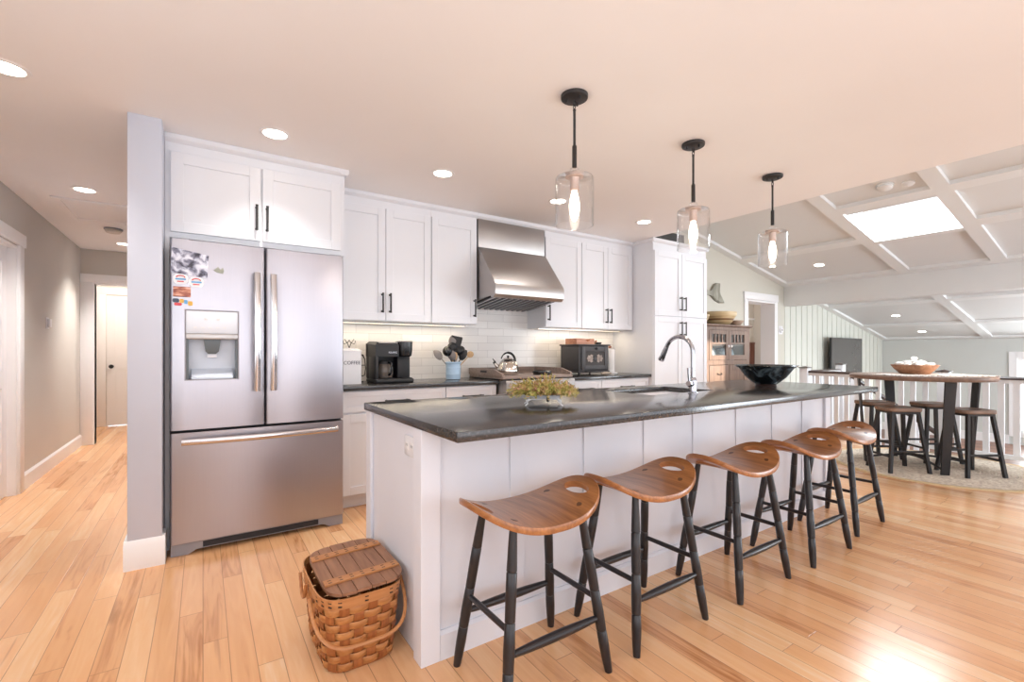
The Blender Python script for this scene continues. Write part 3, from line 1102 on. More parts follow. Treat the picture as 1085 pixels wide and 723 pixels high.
# left door with the dispenser opening cut in it
L, R_, B_, T_ = -0.154, 0.316, 0.716, 1.802
dx0, dx1, dz0, dz1 = -0.081, 0.174, 1.004, 1.40
mb.rings([[(L, YD1, z), (L, YD0 + 0.012, z), (L + 0.004, YD0 + 0.003, z), (L + 0.012, YD0, z), (dx0, YD0, z), (dx0, YD1, z)] for z in (B_, T_)])
mb.rings([[(dx1, YD1, z), (dx1, YD0, z), (R_ - 0.012, YD0, z), (R_ - 0.004, YD0 + 0.003, z), (R_, YD0 + 0.012, z), (R_, YD1, z)] for z in (B_, T_)])
mb.box(dx0, dx1, YD0, YD1, B_, dz0)
mb.box(dx0, dx1, YD0, YD1, dz1, T_)
ld = part('door', mb, M['steel'], t, smooth=60)


def arc_handle(parent, p0, p1, bow, r, n=14, mat=None):
    """flat bowed bar from p0 to p1 standing off the door by bow (towards -y)"""
    p0, p1 = Vector(p0), Vector(p1)
    pts = []
    for i in range(n + 1):
        f = i / n
        p = p0.lerp(p1, f)
        p.y -= bow * (0.55 + 0.45 * math.sin(PI * f))
        pts.append(p)
    mb = MB()
    mb.tube(pts, r, 12, 0.55, up=(0, 1, 0))
    for q, f in ((p0, 0.03), (p1, 0.97)):
        c_ = p0.lerp(p1, f)
        mb.tube([(c_.x, c_.y + 0.002, c_.z), (c_.x, c_.y - bow * 0.6, c_.z)], r * 0.6, 10)
    return part('handle', mb, mat or M['steel_bright'], parent)


arc_handle(ld, (0.273, YD0, 0.925), (0.273, YD0, 1.643), 0.062, 0.0185)
mb = MB()
mb.box(dx0 - 0.006, dx1 + 0.006, YD0 - 0.004, YD0 + 0.02, dz0 - 0.006, dz0)
mb.box(dx0 - 0.006, dx1 + 0.006, YD0 - 0.004, YD0 + 0.02, dz1, dz1 + 0.006)
mb.box(dx0 - 0.006, dx0, YD0 - 0.004, YD0 + 0.02, dz0, dz1)
mb.box(dx1, dx1 + 0.006, YD0 - 0.004, YD0 + 0.02, dz0, dz1)
part('dispenser_frame', mb, M['grille'], ld)
mb = MB()
mb.box(dx0, dx1, YD0 - 0.003, YD0 + 0.05, 1.268, dz1, 0.004)
part('control_panel', mb, M['disp'], ld, 'pale control panel of the dispenser')
part('panel_lip', MB().box(dx0, dx1, YD0 - 0.007, YD0 + 0.02, 1.235, 1.268, 0.004), M['steel_h'], ld)
mb = MB()
mb.box(dx0, dx1, YD1 - 0.012, YD1 - 0.004, dz0, 1.24)
mb.prism_x([(YD0 + 0.004, dz0 + 0.01), (YD1 - 0.012, dz0 + 0.06), (YD1 - 0.012, dz0), (YD0 + 0.004, dz0)], dx0 + 0.025, dx1 - 0.025)
part('dispenser_cavity', mb, M['disp_in'], ld)
mb = MB()
mb.box(dx0, dx0 + 0.012, YD0 + 0.004, YD1 - 0.012, dz0, 1.236)
part('cavity_side', mb, M['disp_dark'], ld)
mb = MB()
mb.box(dx1 - 0.012, dx1, YD0 + 0.004, YD1 - 0.012, dz0, 1.236)
part('cavity_side', mb, M['disp_dark'], ld)
mb = MB()
mb.rings([[(0.002, 3.24, 1.236), (0.088, 3.24, 1.236), (0.088, 3.285, 1.236), (0.002, 3.285, 1.236)],
          [(0.012, 3.24, 1.165), (0.078, 3.24, 1.165), (0.078, 3.285, 1.165), (0.012, 3.285, 1.165)],
          [(0.026, 3.25, 1.150), (0.064, 3.25, 1.150), (0.064, 3.28, 1.150), (0.026, 3.28, 1.150)]])
part('dispenser_nozzle', mb, M['disp_dark'], ld)
part('dispenser_paddle', MB().box(0.020, 0.070, 3.262, 3.272, 1.128, 1.152, 0.003), M['disp'], ld)
for cx in (0.015, 0.075):
    mb = MB()
    mb.lathe([(0.009, 0), (0.009, 0.002), (0.007, 0.003)], (cx, YD0 - 0.003, 1.355), 16, Matrix.Rotation(PI / 2, 3, 'X'))
    part('dispenser_button', mb, M['white_cer'], ld)
for k_ in range(5):
    mb = MB()
    mb.box(-0.045 + 0.036 * k_, -0.030 + 0.036 * k_, YD0 - 0.0045, YD0 - 0.002, 1.300, 1.306)
    part('dispenser_key', mb, M['white_cer'], ld)
rd = part('door', MB().rings([[(0.324, YD1, z), (0.324, YD0 + 0.012, z), (0.328, YD0 + 0.003, z), (0.336, YD0, z), (0.775, YD0, z),
                               (0.783, YD0 + 0.003, z), (0.787, YD0 + 0.012, z), (0.787, YD1, z)] for z in (B_, T_)]), M['steel'], t, smooth=60)
arc_handle(rd, (0.362, YD0, 0.925), (0.362, YD0, 1.640), 0.062, 0.0185)
fd = part('freezer_drawer', MB().rings([[(-0.154, YD1, z), (-0.154, YD0 + 0.012, z), (-0.150, YD0 + 0.003, z), (-0.142, YD0, z), (0.775, YD0, z),
                                         (0.783, YD0 + 0.003, z), (0.787, YD0 + 0.012, z), (0.787, YD1, z)] for z in (0.072, 0.700)]), M['steel'], t, smooth=60)
arc_handle(fd, (-0.10, YD0, 0.652), (0.742, YD0, 0.652), 0.062, 0.0185)
mb = MB()
mb.box(-0.150, 0.783, 3.285, 3.302, 0.700, 0.716)
mb.box(0.316, 0.324, 3.285, 3.302, 0.716, 1.80)
part('door_gasket', mb, M['dark_gap'], t)
mb = MB()
mb.prism_y([(-0.152, 0.0), (-0.07, 0.0), (-0.03, 0.022), (0.66, 0.022), (0.70, 0.0), (0.785, 0.0), (0.785, 0.066), (-0.152, 0.066)], 3.238, 3.30)
g = part('base_grille', mb, M['grille'], t)
mb = MB()
mb.box(0.0, 0.63, 3.234, 3.238, 0.028, 0.060)
part('grille_slot', mb, M['dark_gap'], g)
part('hinge_cover', MB().box(0.70, 0.78, 3.24, 3.33, 1.786, 1.815, 0.008), M['fridge_side'], t)
part('hinge_cover', MB().box(-0.147, -0.067, 3.24, 3.33, 1.786, 1.815, 0.008), M['fridge_side'], t)

# magnets on the left fridge door
MG = 'magnets on the refrigerator door'
M['photo'] = ramp_noise('black and white animal photo', [(0.36, (52, 48, 62)), (0.46, (130, 130, 150)), (0.56, (206, 208, 222)), (0.7, (236, 236, 242))], 22, 0.3)
M['photo2'] = ramp_noise('red brown picture', [(0.3, (70, 40, 40)), (0.45, (160, 84, 66)), (0.6, (214, 150, 120)), (0.75, (236, 214, 206))], 60, 0.35, (0.35, 1, 1))
M['mag_r'] = plain('magnet red', (206, 66, 74), 0.4)
M['mag_b'] = plain('magnet blue', (104, 168, 214), 0.4)
M['mag_d'] = plain('magnet dark', (60, 70, 90), 0.4)
M['mag_y'] = plain('magnet yellow', (226, 176, 76), 0.4)
M['mag_g'] = plain('magnet grey green', (150, 152, 138), 0.4)
YM = YD0 - 0.0035


def rr_poly(x0, x1, z0, z1, r, n=5):
    pts = []
    for cx, cz, a0 in ((x1 - r, z0 + r, -PI / 2), (x1 - r, z1 - r, 0), (x0 + r, z1 - r, PI / 2), (x0 + r, z0 + r, PI)):
        for i in range(n + 1):
            a = a0 + PI / 2 * i / n
            pts.append((cx + r * math.cos(a), cz + r * math.sin(a)))
    return pts


mb = MB().prism_y([(-0.151, 1.611), (0.021, 1.588), (0.028, 1.722), (-0.146, 1.752)], YM, YD0)
o = solo('photo_magnet', mb, M['photo'], 'black and white photo magnet at the top of the fridge door', 'magnet', MG)
for lab, x0, z0 in (('white oval magnet with red arch directly under the photo', -0.140, 1.548),
                    ('white oval magnet, lower right one of the two under the photo', -0.066, 1.536)):
    t = thing('badge_magnet', lab, 'magnet', (x0 + 0.036, YM, z0 + 0.026), MG)
    part('base', MB().prism_y(rr_poly(x0, x0 + 0.070, z0, z0 + 0.054, 0.02), YM, YD0), M['white_cer'], t)
    mb = MB()
    mb.tube([(x0 + 0.035 + 0.020 * math.cos(a), YM - 0.0005, z0 + 0.036 + 0.011 * math.sin(a)) for a in [PI * i / 8 for i in range(9)]], 0.0028, 6)
    part('red_arch', mb, M['mag_r'], t)
    part('blue_band', MB().prism_y(rr_poly(x0 + 0.010, x0 + 0.060, z0 + 0.022, z0 + 0.031, 0.003), YM - 0.0012, YM), M['mag_b'], t)
    part('dark_band', MB().prism_y(rr_poly(x0 + 0.018, x0 + 0.050, z0 + 0.010, z0 + 0.016, 0.002), YM - 0.0012, YM), M['mag_r'], t)
solo('picture_magnet', MB().box(-0.140, -0.058, YM, YD0, 1.474, 1.532, 0.001, 1), M['photo2'],
     'red-brown rectangular picture magnet on the fridge door', 'magnet', MG)
t = thing('lettering_magnet', 'long multicoloured cut-out magnet, lowest on the fridge door', 'magnet', (-0.1, YM, 1.44), MG)
part('dark_piece', MB().prism_y(rr_poly(-0.143, -0.112, 1.441, 1.464, 0.009), YM, YD0), M['mag_d'], t)
part('red_piece', MB().prism_y(rr_poly(-0.135, -0.100, 1.424, 1.440, 0.006), YM, YD0), M['mag_r'], t)
part('yellow_piece', MB().prism_y(rr_poly(-0.110, -0.090, 1.440, 1.462, 0.006), YM, YD0), M['mag_y'], t)
part('blue_piece', MB().prism_y(rr_poly(-0.089, -0.073, 1.434, 1.458, 0.006), YM, YD0), M['mag_b'], t)
part('end_piece', MB().prism_y(rr_poly(-0.072, -0.049, 1.426, 1.452, 0.008), YM, YD0), M['mag_y'], t)
mb = MB().prism_y([(0.050, 1.640), (0.066, 1.628), (0.098, 1.622), (0.104, 1.640), (0.098, 1.660), (0.086, 1.646), (0.074, 1.662), (0.064, 1.652)], YM, YD0)
solo('cutout_magnet', mb, M['mag_g'], 'small grey-green cut-out magnet alone right of the photo', 'magnet', MG)

# ------------------------------------------------------------------ range hood, range and what stands on it
t = thing('range_hood', 'stainless steel canopy range hood between the wall cabinets', 'range hood', (2.5, 3.75, 1.62))
HX0, HX1 = 2.112, 2.888
mb = MB()
mb.prism_x([(YW - 0.013, 1.600), (3.50, 1.662), (3.495, 1.644), (3.455, 1.642), (3.425, 1.668), (3.420, 1.700), (3.420, 1.752), (3.428, 1.772), (3.715, 2.130), (YW - 0.013, 2.130)], HX0, HX1)
part('canopy', mb, M['steel_h'], t, smooth=25)
part('duct_cover', MB().box(HX0 + 0.002, HX1 - 0.002, 3.725, YW - 0.013, 2.131, 2.395, 0.003), M['steel_h'], t)
mb = MB()
crown_x(mb, 2.101, 2.895, YU + 0.012, 2.396)
part('crown', mb, M['cab'], t)
mb = MB()
mb.prism_x([(3.505, 1.6610), (4.02, 1.6010), (4.02, 1.5960), (3.505, 1.6560)], HX0 + 0.008, HX1 - 0.008)
fl = part('filter_tray', mb, M['dark_gap'], t)
mb = MB()
for i in range(11):
    x = HX0 + 0.035 + i * 0.0655
    mb.prism_x([(3.512, 1.6545), (4.014, 1.5958), (4.014, 1.5835), (3.512, 1.6425)], x, x + 0.024)
part('baffles', mb, M['steel'], fl)

t = thing('range', 'stainless gas range under the hood', 'range', (2.57, 3.7, 0))
part('body', MB().box(2.182, 2.966, 3.42, YW - 0.02, 0.10, 0.905, 0.004), M['steel_h'], t)
mb = MB()
mb.prism_x([(3.42, 0.77), (3.375, 0.785), (3.352, 0.81), (3.350, 0.885), (3.362, 0.908), (3.42, 0.908)], 2.182, 2.966)
cp = part('control_panel', mb, M['steel_h'], t, smooth=25)
for i in range(5):
    x = 2.28 + 0.147 * i
    mb = MB()
    mb.lathe([(0.030, 0), (0.030, 0.006), (0.023, 0.010), (0.021, 0.034), (0.018, 0.037)], (x, 3.352, 0.845), 20, Matrix.Rotation(PI / 2, 3, 'X'))
    part('knob', mb, M['steel_bright'], cp)
od = part('oven_door', MB().box(2.186, 2.962, 3.385, 3.42, 0.20, 0.76, 0.006), M['steel_h'], t)
mb = MB()
mb.tube([(2.24, 3.335, 0.715), (2.908, 3.335, 0.715)], 0.012, 12)
for x in (2.27, 2.878):
    mb.tube([(x, 3.386, 0.715), (x, 3.335, 0.715)], 0.009, 10)
part('handle', mb, M['steel_bright'], od)
part('oven_window', MB().box(2.32, 2.83, 3.383, 3.386, 0.32, 0.62), M['black_gloss'], od)
part('kick_plate', MB().box(2.19, 2.96, 3.43, 3.45, 0.0, 0.19), M['dark_gap'], t)
part('cooktop', MB().box(2.184, 2.964, 3.42, YW - 0.02, 0.906, 0.918, 0.003), M['black_gloss'], t)
t = thing('stove_cover', 'grey-washed wooden board covering the cooktop', 'stove cover', (2.5, 3.7, 0.918))
mb = MB()
mb.box(2.172, 2.968, 3.385, 4.0, 0.9185, 0.944, 0.004)
part('board', mb, M['boardwood'], t)
mb = MB()
mb.prism_x([(3.40, 0.9445), (4.0, 0.9445), (4.0, 1.004), (3.55, 1.004), (3.40, 0.965)], 2.166, 2.19)
hs = part('side_rail', mb, M['boardwood'], t)
part('grip_slot', MB().prism(rr_poly(3.66, 3.78, 0.968, 0.986, 0.008), lambda p: (2.1655, p[0], p[1]), lambda p: (2.17, p[0], p[1])), M['dark_gap'], hs)
mb = MB()
mb.prism_x([(3.40, 0.9445), (4.0, 0.9445), (4.0, 1.004), (3.55, 1.004), (3.40, 0.965)], 2.948, 2.972)
hs = part('side_rail', mb, M['boardwood'], t)
part('back_rail', MB().box(2.19, 2.948, 3.976, 4.0, 0.9445, 1.004), M['boardwood'], t)
part('recess', MB().prism_z([(2.60, 3.84), (2.72, 3.84), (2.73, 3.90), (2.61, 3.90)], 0.9442, 0.9455), M['dark_gap'], t)

t = thing('kettle', 'shiny ribbed stainless kettle with a black handle', 'kettle', (2.40, 3.66, 0.9445))
c = Vector((2.40, 3.66, 0.9446))
n = 64
mb = MB()
rs = []
for r, z in ((0.088, 0.0), (0.098, 0.004), (0.104, 0.02), (0.103, 0.04), (0.094, 0.07), (0.078, 0.098), (0.058, 0.118), (0.042, 0.125)):
    ring = []
    z *= 1.18
    for i in range(n):
        a = 2 * PI * i / n
        k_ = 1 + 0.018 * math.cos(16 * a) * (1 if 0.01 < z < 0.13 else 0.2)
        ring.append(c + Vector((r * k_ * math.cos(a), r * k_ * math.sin(a), z)))
    rs.append(ring)
mb.rings(rs)
part('body', mb, M['kettle'], t)
ld_ = part('lid', MB().lathe([(0.044, 0.146), (0.040, 0.153), (0.020, 0.161), (0.0, 0.163)], c, 32), M['kettle'], t)
part('lid_knob', MB().lathe([(0.006, 0.162), (0.006, 0.166), (0.013, 0.170), (0.013, 0.176), (0.008, 0.181), (0, 0.182)], c, 20), M['black_gloss'], ld_)
mb = MB()
dirx = Vector((-0.83, 0.55, 0)).normalized()
mb.tube([c + dirx * 0.080 + Vector((0, 0, 0.066)), c + dirx * 0.108 + Vector((0, 0, 0.086)), c + dirx * 0.126 + Vector((0, 0, 0.112))], [0.021, 0.016, 0.012], 14)
sp_ = part('spout', mb, M['kettle'], t)
mb = MB()
mb.tube([c + dirx * 0.124 + Vector((0, 0, 0.108)), c + dirx * 0.133 + Vector((0, 0, 0.124))], [0.0155, 0.014], 14)
mb.tube([c + dirx * 0.126 + Vector((0, 0, 0.126)), c + dirx * 0.145 + Vector((0, 0, 0.150))], [0.005, 0.004], 8)
part('whistle_cap', mb, M['black_gloss'], sp_)
mb = MB()
pts = []
for i in range(17):
    a = math.radians(165 - 172 * i / 16)
    pts.append(c + dirx * (-0.066 * math.cos(a)) + Vector((0, 0, 0.130 + 0.078 * math.sin(a))))
mb.tube(pts, [0.006] * 4 + [0.008] * 3 + [0.0115] * 10, 10)
part('handle', mb, M['black_gloss'], t)

t = thing('trivet', 'round black trivet at the front of the stove cover', 'trivet', (2.66, 3.47, 0.9445))
mb = MB()
mb.lathe([(0.070, 0), (0.084, 0.002), (0.090, 0.018), (0.088, 0.036), (0.076, 0.040), (0.070, 0.026), (0.060, 0.020), (0.05, 0.012)], (2.66, 3.47, 0.945), 36)
part('ring', mb, M['black_gloss'], t)
mb = MB()
for k_ in range(6):
    a = PI / 3 * k_
    mb.box(-0.078, 0.0, -0.004, 0.004, 0, 0.02, rot=None)
    for v in mb.bm.verts[-8:]:
        v.co = Matrix.Rotation(a, 3, 'Z') @ v.co + Vector((2.66, 3.47, 0.955))
part('spokes', mb, M['black_matte'], t)

# ------------------------------------------------------------------ things on the back counter
Z0 = 0.9105
# coffee maker
t = thing('coffee_maker', 'black coffee maker with a glass carafe on the back counter', 'coffee maker', (1.27, 3.76, Z0))
X0, X1, YA, YZ = 1.128, 1.445, 3.62, 3.88
mb = MB()
mb.box(X0, X1, YA - 0.012, YZ, Z0, Z0 + 0.034, 0.012, 3)
part('base', mb, M['black_matte'], t)
mb = MB()
mb.box(X0, X1, 3.80, YZ, Z0 + 0.03, Z0 + 0.315, 0.012, 3)
mb.box(X0, X0 + 0.026, YA, 3.81, Z0 + 0.03, Z0 + 0.22, 0.008, 2)
mb.box(1.335, X1, 3.70, 3.81, Z0 + 0.03, Z0 + 0.22, 0.01, 2)
part('tower', mb, M['black_matte'], t)
mb = MB()
mb.rings([[(X0, y, z) if False else (x, y, z) for x, y, z in ring] for ring in (
    [(X0, YA, Z0 + 0.212), (1.318, YA, Z0 + 0.212), (1.318, YZ, Z0 + 0.212), (X0, YZ, Z0 + 0.212)],
    [(X0, YA, Z0 + 0.305), (1.318, YA, Z0 + 0.305), (1.318, YZ, Z0 + 0.318), (X0, YZ, Z0 + 0.318)],
    [(X0 + 0.022, YA + 0.03, Z0 + 0.328), (1.310, YA + 0.03, Z0 + 0.328), (1.310, YZ - 0.02, Z0 + 0.336), (X0 + 0.022, YZ - 0.02, Z0 + 0.336)])])
part('water_head', mb, M['black_matte'], t)
mb = MB()
mb.lathe([(0.052, 0.0), (0.060, 0.008), (0.066, 0.05), (0.068, 0.118), (0.060, 0.126)], (1.382, 3.672, Z0 + 0.212), 32)
hd = part('brew_head', mb, M['black_gloss'], t)
part('brew_head_lid', MB().lathe([(0.066, 0.118), (0.070, 0.122), (0.066, 0.130), (0.03, 0.136), (0, 0.137)], (1.382, 3.672, Z0 + 0.212), 32), M['silver'], hd)
part('lid_panel', MB().box(X0 + 0.03, 1.315, YA + 0.012, YA + 0.10, Z0 + 0.318, Z0 + 0.331, 0.006), M['silver'], t)
ca = part('carafe', MB().lathe([(0.050, 0.0), (0.062, 0.006), (0.070, 0.045), (0.068, 0.085), (0.054, 0.115), (0.050, 0.122)], (1.226, 3.70, Z0 + 0.036), 32), M['cavity'], t)
part('carafe_band', MB().lathe([(0.0525, 0.116), (0.055, 0.118), (0.055, 0.138), (0.03, 0.145), (0, 0.146)], (1.226, 3.70, Z0 + 0.036), 32), M['black_matte'], ca)
mb = MB()
mb.tube([(1.240, 3.650, Z0 + 0.165), (1.250, 3.615, Z0 + 0.160), (1.252, 3.604, Z0 + 0.12), (1.248, 3.610, Z0 + 0.08), (1.240, 3.634, Z0 + 0.064)], 0.009, 10)
part('carafe_handle', mb, M['black_gloss'], ca)
part('warming_plate', MB().lathe([(0.07, 0), (0.07, 0.003)], (1.226, 3.70, Z0 + 0.0335), 28), M['dark_gap'], t)
part('drip_tray', MB().box(1.345, 1.43, YA - 0.006, 3.70, Z0 + 0.034, Z0 + 0.040, 0.002), M['dark_gap'], t)


def text_mesh(name, s, size, loc, mat, parent, rot=(PI / 2, 0, 0), ext=0.0008, align='CENTER', space=1.0):
    cu = bpy.data.curves.new(name, 'FONT')
    cu.body = s
    cu.size = size
    cu.extrude = ext
    cu.align_x = align
    cu.align_y = 'CENTER'
    cu.space_character = space
    tmp = bpy.data.objects.new('tmp', cu)
    COL.objects.link(tmp)
    dg = bpy.context.evaluated_depsgraph_get()
    me = bpy.data.meshes.new_from_object(tmp.evaluated_get(dg))
    bpy.data.objects.remove(tmp)
    me.materials.clear()
    me.materials.append(mat)
    me.transform(Matrix.Translation(Vector(loc) - root_loc(parent)) @ Matrix.Rotation(rot[2], 4, 'Z') @ Matrix.Rotation(rot[0], 4, 'X'))
    o = bpy.data.objects.new(name, me)
    COL.objects.link(o)
    o.parent = parent
    return o


text_mesh('badge', 'KEURIG', 0.020, (1.268, YA - 0.0012, Z0 + 0.245), M['badge'], t)
solo('power_cord', MB().tube([(1.10, 3.86, Z0 + 0.006), (1.08, 3.84, Z0 + 0.006), (1.04, 3.83, Z0 + 0.006), (1.02, 3.86, Z0 + 0.006), (1.05, 3.93, Z0 + 0.006)], 0.005, 8),
     M['black_matte'], 'black power cord lying between canister and coffee maker', 'cord')

# coffee canister
t = thing('coffee_canister', 'white canister lettered coffee with a black wire handle', 'canister', (0.955, 3.73, Z0))
cx0, cx1, cy0, cy1 = 0.878, 1.032, 3.655, 3.805
mb = MB()
mb.prism_z([(x, y) for x, y in rr_poly(cx0, cx1, cy0, cy1, 0.014)], Z0, Z0 + 0.250)
part('body', mb, M['white_cer'], t)
mb = MB()
mb.rings([[(x, y, Z0 + 0.251) for x, y in rr_poly(cx0 - 0.004, cx1 + 0.004, cy0 - 0.004, cy1 + 0.004, 0.016)],
          [(x, y, Z0 + 0.262) for x, y in rr_poly(cx0 - 0.004, cx1 + 0.004, cy0 - 0.004, cy1 + 0.004, 0.016)],
          [(x, y, Z0 + 0.275) for x, y in rr_poly(cx0 + 0.022, cx1 - 0.022, cy0 + 0.022, cy1 - 0.022, 0.014)],
          [(x, y, Z0 + 0.281) for x, y in rr_poly(cx0 + 0.05, cx1 - 0.05, cy0 + 0.05, cy1 - 0.05, 0.008)]])
li = part('lid', mb, M['white_cer'], t)
mb = MB()
for s_ in (-1, 1):
    mb.tube([(0.955, 3.73, Z0 + 0.281), (0.955 + s_ * 0.012, 3.73, Z0 + 0.315), (0.955 + s_ * 0.036, 3.73, Z0 + 0.350), (0.955 + s_ * 0.048, 3.73, Z0 + 0.335),
             (0.955 + s_ * 0.040, 3.73, Z0 + 0.312), (0.955 + s_ * 0.010, 3.73, Z0 + 0.325), (0.955, 3.73, Z0 + 0.345)], 0.003, 6)
part('lid_bow', mb, M['black'], li, 'curled black wire bow on the lid')
mb = MB()
mb.tube([(cx1 - 0.002, 3.70, Z0 + 0.228), (cx1 + 0.020, 3.70, Z0 + 0.225), (cx1 + 0.036, 3.70, Z0 + 0.19), (cx1 + 0.042, 3.70, Z0 + 0.12), (cx1 + 0.034, 3.70, Z0 + 0.068),
         (cx1 + 0.020, 3.70, Z0 + 0.060), (cx1 - 0.002, 3.70, Z0 + 0.066)], [0.007, 0.007, 0.004, 0.004, 0.004, 0.004, 0.004], 8)
mb.tube([(cx1 - 0.002, 3.70, Z0 + 0.145), (cx1 + 0.040, 3.70, Z0 + 0.145)], 0.003, 6)
part('handle', mb, M['black'], t, 'black wire side handle')
text_mesh('lettering', 'COFFEE', 0.037, (0.957, cy0 - 0.0012, Z0 + 0.165), M['text'], t)

# crock of utensils
cc = Vector((1.895, 3.80, Z0))
t = thing('utensil_crock', 'pale blue ribbed crock holding the cooking utensils', 'crock', cc)
mb = MB()
mb.lathe([(0.060, 0), (0.066, 0.004), (0.067, 0.045), (0.069, 0.047), (0.067, 0.05), (0.067, 0.10), (0.069, 0.102), (0.067, 0.105), (0.067, 0.142),
          (0.072, 0.146), (0.073, 0.156), (0.070, 0.160), (0.062, 0.158), (0.060, 0.14), (0.058, 0.012), (0.0, 0.010)], cc, 40)
part('body', mb, M['crock'], t)
UG = 'utensils in the blue crock'


def utensil(name, label, cat, ang, lean, ln, head, mat, hmat, face=0.0):
    """handle from inside the crock, leaning outwards at ang; head shape on top"""
    base = cc + Vector((-0.035 * math.cos(ang), -0.035 * math.sin(ang), 0.02))
    d = Vector((math.cos(ang) * lean, math.sin(ang) * lean, 1)).normalized()
    ln *= 1.16
    tip = base + d * ln
    t = thing(name, label, cat, base, UG)
    part('handle', MB().tube([base, base + d * ln * 0.5, tip], [0.006, 0.005, 0.0045], 8), mat, t)
    w = Vector((math.cos(face), math.sin(face), 0))
    w = (w - d * w.dot(d)).normalized()
    nrm = d.cross(w)
    R3 = Matrix((w, nrm, d)).transposed()
    mb = MB()
    if head == 'spatula':
        mb.rings([[tip + R3 @ Vector((x, y, z)) for x, y in ((-a, -0.002), (a, -0.002), (a, 0.002), (-a, 0.002))] for a, z in ((0.014, -0.01), (0.044, 0.015), (0.050, 0.105), (0.046, 0.118))])
    elif head == 'ladle':
        rs = []
        for r, z in ((0.048, 0.0), (0.043, -0.024), (0.026, -0.042), (0.0, -0.046)):
            rs.append([tip + R3 @ Vector((r * math.cos(a), z, r * math.sin(a) + 0.03)) for a in [2 * PI * i / 20 for i in range(20)]])
        mb.rings(rs)
    elif head == 'spoon':
        rs = []
        for f in range(9):
            u = f / 8
            wd = 0.036 * math.sin(PI * (0.08 + 0.9 * u)) ** 0.7 + 0.001
            z = -0.005 + 0.105 * u
            dp = -0.012 * math.sin(PI * u)
            rs.append([tip + R3 @ Vector((wd * math.cos(a), dp + 0.0025 * math.sin(a) + 0.008 * abs(math.cos(a)), z)) for a in [2 * PI * i / 14 for i in range(14)]])
        mb.rings(rs)
    elif head == 'whisk':
        for k_ in range(5):
            a = PI * k_ / 5
            mb.tube([tip + R3 @ Vector((math.cos(a) * r, math.sin(a) * r, z)) for r, z in ((0.004, 0), (0.022, 0.03), (0.028, 0.06), (0.018, 0.088), (0.0, 0.096), (-0.018, 0.088), (-0.028, 0.06), (-0.022, 0.03), (-0.004, 0))], 0.0014, 5)
    elif head == 'round':
        mb.lathe([(0.0, -0.006), (0.030, -0.005), (0.032, 0), (0.030, 0.005), (0, 0.006)], tip + d * 0.03, 24, R3 @ Matrix.Rotation(PI / 2, 3, 'X'))
    part('head', mb, hmat, t)


BP, GS, SW = M['black_matte'], M['greyspoon'], M['spoonwood']
F = -0.56
utensil('spatula', 'broad black spatula standing tallest in the blue crock', 'utensil', math.radians(-40), 0.20, 0.225, 'spatula', BP, BP, F)
utensil('ladle', 'black ladle at the left in the blue crock', 'utensil', math.radians(165), 0.36, 0.19, 'ladle', BP, M['black_gloss'], F + 0.3)
utensil('serving_spoon', 'black serving spoon in the middle of the blue crock', 'utensil', math.radians(205), 0.16, 0.17, 'spoon', BP, M['black_gloss'], F)
utensil('slotted_spoon', 'grey nylon spoon at the back of the blue crock', 'utensil', math.radians(150), 0.12, 0.245, 'spoon', GS, GS, F)
utensil('cooking_spoon', 'grey spoon leaning far out to the left of the blue crock', 'utensil', math.radians(165), 0.85, 0.19, 'spoon', GS, GS, F + 0.5)
utensil('turner', 'narrow black turner leaning to the right in the blue crock', 'utensil', math.radians(-28), 0.62, 0.165, 'spoon', BP, BP, F - 0.2)
utensil('masher', 'black masher leaning right behind the turner in the crock', 'utensil', math.radians(-5), 0.42, 0.20, 'ladle', GS, BP, F)
utensil('wooden_spoon', 'pale wooden round-headed spoon leaning furthest right in the crock', 'utensil', math.radians(-12), 0.95, 0.22, 'round', SW, SW, F)
utensil('whisk', 'wire whisk at the front of the blue crock', 'utensil', math.radians(250), 0.12, 0.155, 'whisk', M['silver'], M['silver'], F)
utensil('wooden_spatula', 'short wooden spatula at the front of the blue crock', 'utensil', math.radians(300), 0.2, 0.13, 'spoon', SW, SW, F)
utensil('scoop', 'small grey-handled scoop low at the front left of the crock', 'utensil', math.radians(215), 0.3, 0.14, 'spoon', SW, GS, F)
utensil('pasta_fork', 'black pasta fork behind the ladle in the blue crock', 'utensil', math.radians(120), 0.16, 0.21, 'ladle', BP, BP, F)

# black stove-shaped box
t = thing('toy_stove', 'black cast-iron stove-shaped box with a cut-out front window', 'stove', (3.49, 3.78, Z0))
sx0, sx1, sy0, sy1 = 3.27, 3.705, 3.635, 3.93
mb = MB()
mb.box(sx0, sx1, sy0, sy1, Z0 + 0.045, Z0 + 0.315, 0.006)
part('body', mb, M['iron'], t)
mb = MB()
mb.box(sx0 - 0.014, sx1 + 0.014, sy0 - 0.016, sy1 + 0.01, Z0 + 0.3155, Z0 + 0.330, 0.005)
part('top_plate', mb, M['iron'], t)
mb = MB()
mb.box(sx0 - 0.008, sx1 + 0.008, sy0 - 0.010, sy1 + 0.008, Z0 + 0.028, Z0 + 0.0445, 0.005)
mb.box(sx0 + 0.08, sx1 - 0.10, sy0 - 0.045, sy0 - 0.0105, Z0 + 0.034, Z0 + 0.0440, 0.004)
part('bottom_plate', mb, M['iron'], t)
for x in (sx0 + 0.03, sx1 - 0.03):
    for y in (sy0 + 0.03, sy1 - 0.03):
        part('leg', MB().lathe([(0.008, 0), (0.013, 0.008), (0.016, 0.029)], (x, y, Z0), 14), M['iron'], t)
mb = MB()
a0, a1, b0, b1 = sx0 + 0.03, sx1 - 0.025, Z0 + 0.06, Z0 + 0.305
mb.box(a0, a0 + 0.05, sy0 - 0.016, sy0 - 0.0005, b0, b1, 0.003)
mb.box(a1 - 0.05, a1, sy0 - 0.016, sy0 - 0.0005, b0, b1, 0.003)
